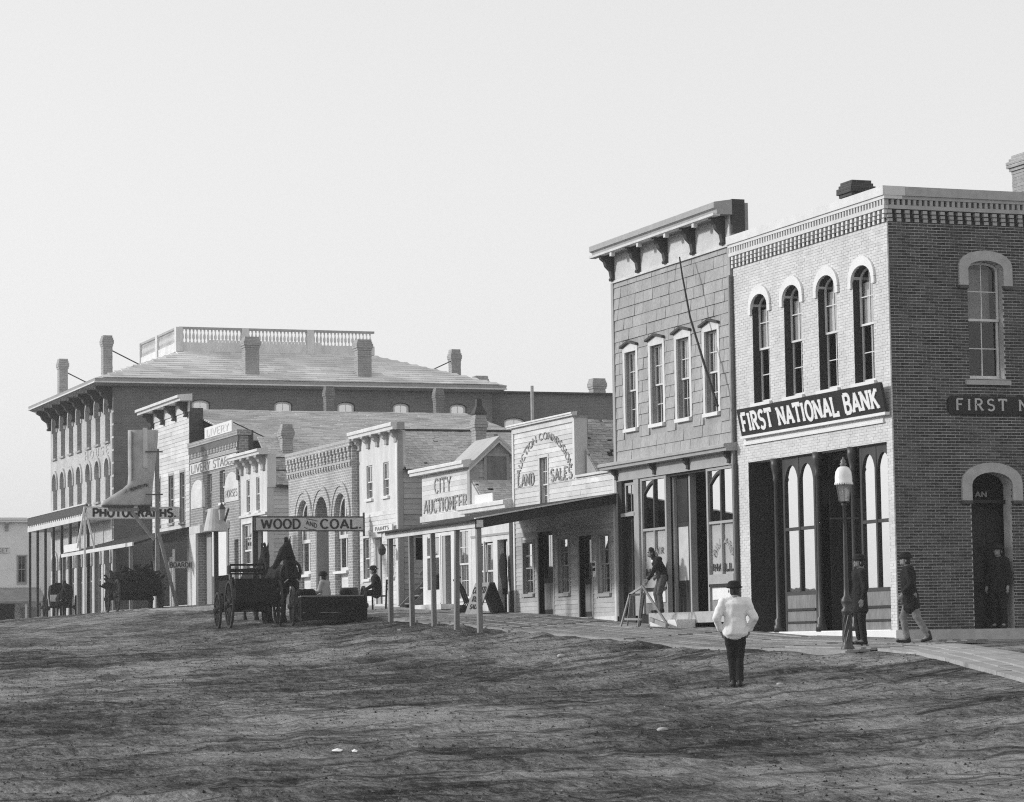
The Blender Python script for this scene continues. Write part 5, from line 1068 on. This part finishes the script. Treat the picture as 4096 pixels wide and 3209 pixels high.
def person(label, loc, yaw, coat, trou, pose={}, hat='round', coat_hem=.80, bulk=1., hair=None, shirt=None, group=None):
    J = {k: Vector(v) for k, v in {**DEF, **pose}.items()}
    P = thing('person', label, 'person', loc, yaw, group)
    C = [(J['pelvis'], (.15, .11), J['waist'], (.13, .10)), (J['waist'], (.13, .10), J['chest'], (.16, .11)), (J['chest'], (.13, .09), J['neck'], .058), (J['neck'], .056, J['head']-Vector((.01, 0, .02)), .060),
         (J['head']-Vector((-.012, 0, .055)), (.062, .070), J['head']+Vector((0, 0, .02)), (.076, .090)), (J['head']+Vector((0, 0, .02)), (.076, .090), J['crown']-(J['crown']-J['head'])*.45, (.068, .080)), (J['head']+(J['nose']-J['head'])*.75, .022, J['nose']+Vector((-.008, 0, -.015)), .016), (J['head']+Vector((.075, 0, -.075)), .026, J['head']+Vector((.07, 0, -.06)), .03)]
    for s_ in 'LR':
        C += [(J['hip'+s_], .085, J['knee'+s_], .058), (J['knee'+s_], .056, J['ank'+s_], .04), (J['ank'+s_], .04, J['toe'+s_], .03)]
        C += [(J['sh'+s_], .06, J['el'+s_], .043), (J['el'+s_], .042, J['wr'+s_], .028)]
        d = (J['wr'+s_]-J['el'+s_]).normalized(); sd_ = Vector((0, 1, 0)) if abs(d.y) < .8 else Vector((1, 0, 0)); sd_ = (sd_-d*sd_.dot(d)).normalized(); fwd = d.cross(sd_)
        C.append((J['wr'+s_], .026, J['wr'+s_]+d*.075, .034))
        for off, ln_ in ((-.033, .070), (-.011, .085), (.011, .080), (.033, .062)):
            b0 = J['wr'+s_]+d*.09+fwd*off; b1 = b0+d*ln_*.55+sd_*(.006 if s_ == 'L' else -.006); b2 = b1+d*ln_*.40+sd_*(-.026 if s_ == 'L' else .026); C += [(b0, .0105, b1, .0095), (b1, .0095, b2, .008)]
        t0 = J['wr'+s_]+d*.025+fwd*.028; t1 = t0+d*.045+fwd*.032; C += [(t0, .014, t1, .011), (t1, .011, t1+d*.03, .009)]
    fuse('body', C, M_SKIN, P, .0105, 2)
    # coat or shirt over the trunk and arms
    b = bulk; hem = J['pelvis']+Vector((0, 0, coat_hem-.94)); nk = J['chest']+(J['neck']-J['chest'])*.80
    C = [(hem, (.20*b, .155*b), J['waist'], (.165*b, .135*b)), (J['waist'], (.165*b, .135*b), J['chest'], (.185*b, .14*b)), (J['chest'], (.185*b, .135*b), nk, .075), (J['shL'], .075*b, nk, .07), (J['shR'], .075*b, nk, .07)]
    for s_ in 'LR':
        sh, el, wr = J['sh'+s_], J['el'+s_], J['wr'+s_]; C += [(sh, .082*b, el, .066*b), (el, .066*b, wr+(el-wr)*.08, .048*b)]
    fuse('coat' if coat is not M_CLOTHW else 'shirt', C, coat, P, .016, 3, .03)
    if shirt:
        f = J['chest']; dn = (J['waist']-f).normalized(); fuse('shirt_front', [(f+Vector((.09, 0, .04))*b, (.075, .06), f+dn*.28+Vector((.085, 0, 0)), (.06, .05))], shirt, P, .014, 2)
    C = [(J['pelvis']+Vector((0, 0, .05)), (.155, .12), J['pelvis']-Vector((0, 0, .02)), (.155, .125))]
    for s_ in 'LR': C += [(J['hip'+s_], .112, J['knee'+s_], .082), (J['knee'+s_], .080, J['ank'+s_]+(J['knee'+s_]-J['ank'+s_])*.08, .068)]
    fuse('trousers', C, trou, P, .015, 3, .026)
    for s_ in 'LR':
        a, t_ = J['ank'+s_], J['toe'+s_]; fuse('boot', [(a+Vector((-.04, 0, -.045)), .042, a+Vector((0, 0, .06)), .055), (a+Vector((-.03, 0, -.05)), .04, t_+Vector((0, 0, .005)), (.045, .034))], M_BLACK, P, .012, 2)
    H = J['head']; ax = (J['crown']-H).normalized()
    fuse('hair', [(H-Vector((.03, 0, .03)), .082, H+ax*.055-Vector((.012, 0, 0)), .086)], hair or M_HAIR, P, .012, 2)
    for s_ in (-1, 1): MB().lathe((H.x+.078, H.y+s_*.032, H.z+.012), [(.001, -.012), (.012, 0), (.001, .012)], 6).build('eye', M_BLACK, P); MB().lathe((H.x-.005, H.y+s_*.092, H.z-.02), [(.004, -.03), (.014, 0), (.004, .03)], 6).build('ear', M_SKIN, P)
    if hat:
        br = .142 if hat == 'round' else .17; hb = H+ax*.055
        o = MB().lathe((hb.x-.005, hb.y, hb.z), [(.10, -.03), (br, -.012), (br, -.002), (.112, .008), (.108, .05), (.09, .085), (.045, .10), (.01, .10)], 18).build('hat', M_CLOTHB, P, True)
    return P
R_LEFT = math.atan2(math.sin(AL), -math.cos(AL)); AWAY = math.atan2(math.cos(AL), math.sin(AL))
person('man in black coat, pale trousers and round hat walking past the bank corner', (26.05, 48.1, walk_z(26.05, 48.1)+.015), R_LEFT, M_CLOTHB, M_CLOTHG,
   dict(kneeL=(-.13, .09, .50), ankL=(-.34, .10, .13), toeL=(-.22, .11, .03), kneeR=(.10, -.09, .49), ankR=(.04, -.09, .085), toeR=(.22, -.10, .035), pelvis=(-.05, 0, .93), hipL=(-.05, .09, .89), hipR=(-.05, -.09, .89), neck=(.02, 0, 1.45), head=(.05, 0, 1.585), crown=(.05, 0, 1.70), nose=(.15, 0, 1.57), elL=(-.02, .25, 1.12), wrL=(.12, .20, .95)), coat_hem=.74, bulk=1.18)
person('dark clad man standing half hidden right behind the street lamp post', (25.45, 48.95, walk_z(25.45, 48.95)+.015), R_LEFT+.3, M_CLOTHB, M_CLOTHB, coat_hem=.70, bulk=1.05)
person('man in round dark hat, white shirt and dark trousers alone in the dirt street', (19.75, 42.42, ground_z(19.75, 42.42)-.0), AWAY, M_CLOTHW, M_CLOTHB,
   dict(elL=(-.04, .31, 1.12), wrL=(.06, .24, .93), elR=(-.04, -.31, 1.12), wrR=(.06, -.24, .93), kneeL=(.03, .06, .49), ankL=(.0, .05, .09), toeL=(.16, .07, .035), kneeR=(.0, -.06, .49), ankR=(-.05, -.05, .09), toeR=(.10, -.07, .035), shL=(0, .20, 1.37), shR=(0, -.20, 1.37), head=(.04, 0, 1.585), crown=(.04, 0, 1.69), nose=(.14, 0, 1.56)), hat='round', coat_hem=.92, bulk=1.15)
person('stooping man in dark vest by the billiard hall entrance', (27.05, 62.35, .655), R_LEFT+.15, M_CLOTHB, M_CLOTHM,
   dict(pelvis=(-.08, 0, .88), waist=(-.06, 0, 1.02), chest=(.04, 0, 1.2), neck=(.12, 0, 1.33), head=(.18, 0, 1.44), crown=(.2, 0, 1.55), nose=(.28, 0, 1.41), hipL=(-.08, .09, .84), hipR=(-.08, -.09, .84), kneeL=(.02, .1, .46), kneeR=(.06, -.1, .46), shL=(.03, .18, 1.27), shR=(.03, -.18, 1.27), elL=(.16, .22, 1.02), wrL=(.30, .2, .80), elR=(-.16, -.24, 1.08), wrR=(-.02, -.24, .92)), hat=None, coat_hem=.92, shirt=M_CLOTHW)
person('man in dark clothes standing in the shade at the bank side door', (29.80, 51.15, .14), R_LEFT+.9, M_CLOTHB, M_CLOTHB, hat='round')
SEAT = dict(pelvis=(0, 0, .52), waist=(-.02, 0, .68), chest=(.02, 0, .90), neck=(.05, 0, 1.05), head=(.09, 0, 1.18), crown=(.09, 0, 1.29), nose=(.19, 0, 1.16), hipL=(.02, .1, .50), kneeL=(.42, .12, .50), ankL=(.46, .12, .09), toeL=(.63, .13, .035), hipR=(.02, -.1, .50), kneeR=(.42, -.12, .48), ankR=(.36, -.12, .09), toeR=(.53, -.13, .035),
   shL=(.02, .18, .98), elL=(.08, .23, .74), wrL=(.30, .16, .62), shR=(.02, -.18, .98), elR=(.08, -.23, .74), wrR=(.30, -.16, .62))
person('man in black with round hat seated on a chair outside the white shop', (26.35, 82.35, walk_z(26.35, 82.4)+.02), R_LEFT+.1, M_CLOTHB, M_CLOTHB, SEAT, hat='wide', coat_hem=.94-.02, bulk=1.12)
chx = thing('wooden_chair', 'wooden chair under the man seated outside the white shop', 'chair', (26.42, 82.30, walk_z(26.4, 82.3)), R_LEFT+.1)
boxm('seat', IDW, -.22, .22, -.22, .22, .40, .44, M_WOODD, chx)
for sx in (-1, 1):
    for sy in (-1, 1): MB().bar((sx*.2, sy*.2, 0), (sx*.2-(.04 if sx < 0 else 0), sy*.2, .42 if sx > 0 else .92), .035, .035).build('leg', M_WOODD, chx)
for z in (.62, .80): boxm('back_slat', IDW, -.26, -.22, -.2, .2, z-.03, z+.03, M_WOODD, chx)
person('child in pale shirt sitting on the edge of the dark cart', (22.75, 75.75, .90), R_LEFT-.5, M_CLOTHM if 0 else mat('pale_shirt', .35, .1, 6), M_CLOTHM, {k: tuple(.86*c_ for c_ in v) for k, v in {**DEF, **SEAT}.items()}, hat='round', coat_hem=.94-.02)

# ------------------------------------------------------------------ horses and vehicles
def horse(label, loc, yaw, m=M_HORSE, turn=0., up=0., sc=1.):
    H = thing('horse', label, 'horse', loc, yaw); H.scale = (sc, sc, sc)
    hx, hy, hz = .98, turn*.20, 1.78+up*.6; ca_, sa_ = math.cos(turn*1.1), math.sin(turn*1.1)
    hd = lambda f, z, sd=0: Vector((hx+f*ca_-sd*sa_, hy+f*sa_+sd*ca_, hz+z))
    C = [((-.62, 0, 1.22), (.29, .31), (-.1, 0, 1.15), (.29, .30)), ((-.1, 0, 1.15), (.29, .30), (.42, 0, 1.20), (.27, .31)), ((.42, 0, 1.22), (.24, .28), (.62, 0, 1.24), (.20, .24)), ((.20, 0, 1.42), .12, (.45, 0, 1.46), .12), ((-.85, 0, 1.25), .18, (-.62, 0, 1.25), .26),
         ((.50, 0, 1.32), (.21, .30), (.78, turn*.08, 1.56+up*.25), (.155, .23)), ((.78, turn*.08, 1.56+up*.25), (.155, .22), hd(-.03, -.04), (.115, .155)),
         (hd(0, .02), .125, hd(.13, -.10), .125), (hd(.13, -.10), .125, hd(.34, -.38), .078), (hd(.34, -.38), .08, hd(.42, -.48), .072), (hd(.04, -.16), .11, hd(.16, -.24), .085)]
    for s_ in (-1, 1):
        C += [((.48, s_*.14, 1.12), .14, (.50, s_*.15, .84), .095), ((.50, s_*.15, .84), .085, (.51, s_*.15, .48), .056), ((.51, s_*.15, .48), .058, (.51, s_*.15, .18), .038), ((.51, s_*.15, .18), .042, (.55, s_*.15, .09), .05), ((.555, s_*.15, .07), .058, (.57, s_*.15, .035), .066)]
        C += [((-.62, s_*.15, 1.12), .19, (-.52, s_*.17, .82), .125), ((-.52, s_*.17, .82), .115, (-.74, s_*.16, .54), .066), ((-.74, s_*.16, .54), .064, (-.72, s_*.16, .18), .040), ((-.72, s_*.16, .18), .044, (-.68, s_*.16, .09), .052), ((-.675, s_*.16, .07), .058, (-.66, s_*.16, .035), .066)]
        C += [(hd(-.01, .10, s_*.075), .042, hd(-.02, .27, s_*.10), .014)]
    fuse('body', C, m, H, .018, 4)
    mn = MB()
    for i in range(7):
        t_ = i/6; p = Vector((.50, turn*.02, 1.42))*(1-t_)+Vector((hx-.02, hy, hz+.22))*t_; mn.tube([tuple(p+Vector((-.10, .0, .04))), tuple(p+Vector((-.14, .08, -.10))), tuple(p+Vector((-.10, .13, -.24)))], [.05, .045, .01], 6)
    kind(mn.build('mane', M_HAIR, H), 'stuff')
    MB().tube([(-.98, 0, 1.34), (-1.10, 0, 1.15), (-1.12, 0, .85), (-1.08, 0, .5)], [.05, .075, .08, .02], 8).build('tail', M_HAIR, H, True)
    cl = MB().rings([[(.60+.10*math.sin(q)+.045*math.cos(p), (.25+.04*math.sin(p))*math.cos(q), 1.24+(.31+.04*math.sin(p))*math.sin(q)) for p in [2*math.pi*k/6 for k in range(6)]] for q in [2*math.pi*k/18 for k in range(19)]]); cl.build('collar', M_WOODD, H, True)
    MB().tube([(.62, -.20, 1.40), (.80, -.02, 1.22), (.62, .20, 1.02)], .02, 6).build('breast_strap', M_TRIM, H); MB().tube([(.62, .20, 1.40), (.80, .02, 1.20), (.64, -.18, 1.0)], .018, 6).build('breast_strap', M_TRIM, H)
    return H
def wheel(parent, x, y, r, spokes=12, m=None):
    w = link('wheel', None, (x, y, r), parent); w.empty_display_size = .1
    MBW = lambda a, b, c: (x+a, y+b, r+c); mb = MB(MBW)
    mb.rings([[((r-.03+dr)*math.cos(q), dy, (r-.03+dr)*math.sin(q)) for dr, dy in ((-.035, -.03), (.028, -.032), (.028, .032), (-.035, .03))] for q in [2*math.pi*k/28 for k in range(29)]]); mb.build('rim', m or M_WOODD, w)
    hbm = MB(MBW); hbm.rings([[(rr*math.cos(q), dy, rr*math.sin(q)) for q in [2*math.pi*k/10 for k in range(10)]] for rr, dy in ((.05, -.14), (.09, -.09), (.10, 0), (.09, .09), (.05, .14))]); hbm.build('hub', m or M_WOODD, w)
    for k in range(spokes):
        q = 2*math.pi*k/spokes; MB(MBW).bar((.08*math.cos(q), 0, .08*math.sin(q)), ((r-.06)*math.cos(q), 0, (r-.06)*math.sin(q)), .035, .035).build('spoke', m or M_WOODD, w)
    return w
def wagon(label, loc, yaw, L=2.9, Wd=1.14, z0=.78, z1=1.40, seat=True, r1=.68, r2=.54, track=.70, name='farm_wagon'):
    g = thing(name, label, 'wagon', loc, yaw)
    for s_ in (-1, 1):
        for j in range(3): boxm('side_plank', IDW, -.25, L-.25, s_*Wd/2-.02, s_*Wd/2+.02, z0+j*(z1-z0)/3+.004, z0+(j+1)*(z1-z0)/3-.004, M_WAGON, g)
        wheel(g, .15, s_*track, r1); wheel(g, L-.75, s_*track, r2)
    for j in range(3): boxm('tail_board', IDW, -.30, -.255, -Wd/2-.02, Wd/2+.02, z0+j*(z1-z0)/3+.004, z0+(j+1)*(z1-z0)/3-.004, M_WAGON, g)
    boxm('front_board', IDW, L-.29, L-.25, -Wd/2, Wd/2, z0, z1, M_WAGON, g); boxm('floor', IDW, -.3, L-.2, -Wd/2+.02, Wd/2-.02, z0-.05, z0, M_WAGON, g)
    for x, rr in ((.15, r1), (L-.75, r2)): boxm('axle', IDW, x-.06, x+.06, -track, track, rr-.05, rr+.06, M_WAGON, g); boxm('bolster', IDW, x-.07, x+.07, -Wd/2, Wd/2, rr+.06, z0-.05, M_WAGON, g)
    for x in (.05, .95): 
        for s_ in (-1, 1): boxm('stake', IDW, x, x+.06, s_*(Wd/2+.04)-.025, s_*(Wd/2+.04)+.025, z0-.1, z1+.05, M_WAGON, g)
    boxm('reach', IDW, 0, L-.5, -.05, .05, .5, .6, M_WAGON, g); MB().bar((L-.6, 0, .55), (L+2.0, 0, .62), .07, .09).build('tongue', M_WOODD, g)
    if seat:
        st_ = boxm('seat', IDW, 1.25, 1.65, -.48, .48, z1+.16, z1+.20, M_WAGON, g)
        boxm('seat_rail', IDW, 1.22, 1.26, -.50, .50, z1+.40, z1+.46, M_WAGON, st_); boxm('seat_rail', IDW, 1.22, 1.26, -.50, .50, z1+.22, z1+.32, M_WAGON, st_)
        for s_ in (-1, 1): boxm('seat_arm', IDW, 1.22, 1.62, s_*.49-.02, s_*.49+.02, z1+.18, z1+.42, M_WAGON, st_); boxm('seat_spring', IDW, 1.35, 1.55, s_*.45-.03, s_*.45+.03, z1-.05, z1+.16, M_IRON, st_)
    return g
PYAW = math.pi/2
wagon('empty dark farm wagon with slatted spring seat, seen from behind in mid street', (21.27, 77.75, ground_z(21.27, 77.9)-.02), PYAW-.09)
horse('dark horse at the hitched cart with raised head turned left', (22.55, 79.2, ground_z(22.55, 79.2)), -PYAW, turn=-1.0, up=.15, sc=1.14)
horse('dark horse standing further back behind the seat of the farm wagon', (22.60, 82.4, ground_z(22.6, 82.4)), -PYAW, turn=-.1, up=.2, sc=1.05)
ctg = thing('low_cart', 'low black two wheeled cart standing beside the farm wagon', 'cart', (22.88, 75.7, ground_z(22.9, 75.7)-.02), PYAW-.16)
for j in range(3): boxm('tail_plank', IDW, -.42, -.37, -.86, .86, .14+j*.22, .355+j*.22, M_WAGON, ctg)
for s_ in (-1, 1): boxm('side_board', IDW, -.37, 1.3, s_*.85-.025, s_*.85+.025, .2, .80, M_WAGON, ctg); wheel(ctg, .5, s_*1.0, .55)
boxm('floor', IDW, -.36, 1.3, -.82, .82, .45, .50, M_WAGON, ctg); boxm('top_board', IDW, -.40, .2, -.88, .88, .79, .83, M_WOODG, ctg); boxm('axle', IDW, .44, .56, -1.0, 1.0, .49, .6, M_WAGON, ctg)
for s_ in (-1, 1): MB().bar((1.2, s_*.4, .55), (3.2, s_*.35, .9), .06, .07).build('shaft', M_WOODD, ctg)
for i, (px_, lab) in enumerate(((22.2, 'dark full sack lying on the left end of the low cart'), (23.35, 'dark full sack lying on the right end of the low cart'))):
    o_ = thing('sack', lab, 'sack', (px_, 75.75, ground_z(22.9, 75.7)+.80), .4+i); fuse('sack_body', [((-.22, 0, .09), (.15, .11), (.20, .02, .10), (.14, .11)), ((.2, .02, .1), .08, (.33, .03, .12), .03)], M_WAGON, o_, .02, 3, .05)
bar_ = MB().lathe((23.95, 77.4, ground_z(23.95, 77.4)), [(.24, 0), (.29, .25), (.30, .42), (.29, .6), (.25, .85), (.22, .86)], 16).build('barrel', M_WOODD, None, True); tag(bar_, 'dark wooden barrel at the kerb behind the low cart', 'barrel')
# loaded wagon under the boot sign
hw = wagon('dark wagon piled high with brush under the boot sign', (24.15, 104.6, ground_z(24.1, 105)-.02), PYAW-.06, 3.2, 1.5, .75, 1.05, False, .6, .5, .82, name='loaded_wagon')
hp_ = MB()
for k in range(420):
    a = RN.uniform(0, 2*math.pi); rr = RN.random()**.5; x = 1.3+1.7*rr*math.cos(a); yy = 1.02*rr*math.sin(a); zz = .85+.85*(1-rr**4)**.5*RN.random()**.4*(.75+.5*noise.noise((x*1.3, yy*1.3, 5)))
    d = Vector((RN.uniform(-1, 1), RN.uniform(-1, 1), RN.uniform(-.4, .7))).normalized()*RN.uniform(.2, .42); hp_.bar((x, yy, zz), (x+d.x, yy+d.y, zz+d.z), RN.uniform(.03, .10), RN.uniform(.03, .09))
kind(hp_.build('brush_load', M_WAGON, hw), 'stuff'); MB().lathe((1.3, 0, 0), [(1.0, .85), (1.0, 1.25), (.7, 1.45), (.2, 1.5)], 12).build('load_core', M_WAGON, hw)
# buggy far left
bg_ = thing('covered_buggy', 'small dark covered buggy before the far hotel corner at left', 'buggy', (25.15, 124.2, 1.36), -PYAW-.12)
MB(lambda u, n, z: (n, u, z)).prism([(-.42, .55), (.42, .55), (.50, 1.1), (.46, 1.42), (.2, 1.56), (-.25, 1.58), (-.46, 1.45), (-.50, 1.1)], -1.0, .35).build('body', M_WAGON, bg_)
for s_ in (-1, 1): wheel(bg_, -.6, s_*.70, .52, 10); wheel(bg_, .5, s_*.66, .44, 10)
boxm('apron', IDW, .35, .40, -.5, .05, .75, 1.05, M_STONEW, bg_); boxm('axle', IDW, -.64, -.56, -.7, .7, .48, .56, M_WAGON, bg_)
for s_ in (-1, 1): MB().bar((.3, s_*.3, .5), (2.3, s_*.28, .85), .05, .05).build('shaft', M_WOODD, bg_)
horse('dark pony harnessed to the covered buggy at the far left', (24.72, 121.9, 1.35), -PYAW-.1, sc=.74, up=.25, turn=.2)
# trestle by the billiard hall steps
tr_ = thing('wooden_trestle', 'splayed bare wooden trestle frame standing on the walk by the billiard hall', 'trestle', (26.2, 61.6, .3))
for a, b in (((26.0, 62.25, .36), (26.0, 61.68, 1.10)), ((26.25, 62.45, .38), (26.05, 61.70, 1.10)), ((26.0, 61.19, .33), (26.0, 60.92, 1.27)), ((26.0, 61.1, .36), (26.0, 60.82, 1.07)), ((26.0, 61.68, 1.09), (26.0, 60.90, 1.27)), ((26.0, 61.68, 1.08), (26.0, 60.84, 1.08)), ((26.3, 60.15, .34), (26.0, 60.90, 1.27))): MB().bar(a, b, .035, .05).build('bar', M_WOODG if b[1] > 60.85 else M_DTRIM, tr_)
MB().bar((26.0, 62.0, .52), (26.0, 61.0, .50), .03, .05).build('bar', M_WOODG, tr_); MB().bar((26.35, 61.3, .50), (26.2, 60.0, .34), .06, .10).build('bar', M_WOODG, tr_)
# litter in the street
for i, (x, y, w_, l_, lab) in enumerate(((10.29, 33.8, 0.060, 0.165, 'larger of two white paper scraps in the near street'), (10.42, 33.5, 0.040, 0.088, 'smaller white paper scrap beside the larger one'))):
    z = ground_z(x, y); q = MB().add([(x-l_/2, y-w_, z+.02), (x+l_*.1, y-w_*1.2, z+.015), (x+l_/2, y+w_*.6, z+.03), (x+l_*.1, y+w_, z+.05), (x-l_*.4, y+w_*.8, z+.03), (x, y, z+.04)], [(0, 1, 5), (1, 2, 5), (2, 3, 5), (3, 4, 5), (4, 0, 5)]).build('paper_scrap', M_PAPER, None); tag(q, lab, 'paper', 'scraps of paper')
for i, (x, y, s_, lab) in enumerate(((15.26, 35.14, .06, 'rounded pale stone in the near street right of centre'), (20.23, 41.79, .05, 'flat grey stone beside the white shirted man'), (22.0, 56.0, .08, 'flat pale stone near the walk edge below the trestle'))):
    z = ground_z(x, y); q = MB().rings([[(x+s_*1.3*math.cos(a)*r_*(1+.2*math.sin(3*a+i)), y+s_*math.sin(a)*r_, z+h_*s_) for a in [2*math.pi*k/9 for k in range(9)]] for h_, r_ in ((-.2, .8), (.2, 1), (.6, .7), (.75, .2))]).build('stone', M_STONE, None, True); tag(q, lab, 'stone', 'loose stones')
for i, (x, y, yw, L_, lab) in enumerate(((22.6, 67.6, .3, .9, 'broken board lying in the dirt by the nearest awning post'), (20.5, 74.2, -.2, 1.2, 'short plank in the dirt behind the farm wagon'))):
    z = ground_z(x, y); q = MB().bar((x-L_/2*math.cos(yw), y-L_/2*math.sin(yw), z+.03), (x+L_/2*math.cos(yw), y+L_/2*math.sin(yw), z+.06), .14, .04).build('board_scrap', M_WOODG, None); tag(q, lab, 'board', 'board scraps')
cv = []; cf = []; cr = []
for k in range(16000):
    d = RN.uniform(22, 78) if k % 3 else RN.uniform(45, 80); a = rad(20.54)+math.atan(RN.uniform(-.2, .2)); x, y = d*math.sin(a), d*math.cos(a)
    if x > 24.1: continue
    s_ = RN.uniform(.008, .03)*(1.6 if RN.random() < .06 else 1); z = ground_z(x, y)-s_*.2; b = len(cv)
    for p in ((1, 0, 0), (-.5, .9, 0), (-.6, -.8, 0), (0, 0, 1)): cv.append((x+p[0]*s_*RN.uniform(.7, 1.4), y+p[1]*s_*RN.uniform(.7, 1.4), z+p[2]*s_*RN.uniform(.6, 1.1)))
    cf += [(b, b+1, b+3), (b+1, b+2, b+3), (b+2, b, b+3)]; cr += [RN.random()]*3
o = mk('street_clods', cv, cf, mat('clods', .075, .3, 2, .95, rnd=.8), None, fix=False); kind(o, 'stuff'); tag(o, 'loose clods and pebbles strewn over the dirt', 'clods')
a = o.data.attributes.new('rnd', 'FLOAT', 'FACE'); a.data.foreach_set('value', cr)

# ------------------------------------------------------------------ the dusty air of the street
m = bpy.data.materials.new('dusty_air'); m.use_nodes = True; t = m.node_tree; t.nodes.clear(); o = t.nodes.new('ShaderNodeOutputMaterial'); pv = t.nodes.new('ShaderNodeVolumePrincipled')
pv.inputs['Color'].default_value = (.93, .93, .93, 1); pv.inputs['Density'].default_value = .00050; pv.inputs['Anisotropy'].default_value = .2; t.links.new(pv.outputs[0], o.inputs['Volume'])
hz = MB().box(-520, 520, -150, 720, -12, 24).build('haze', m, None); kind(hz, 'stuff'); tag(hz, 'pale dusty haze hanging over the whole street', 'haze')
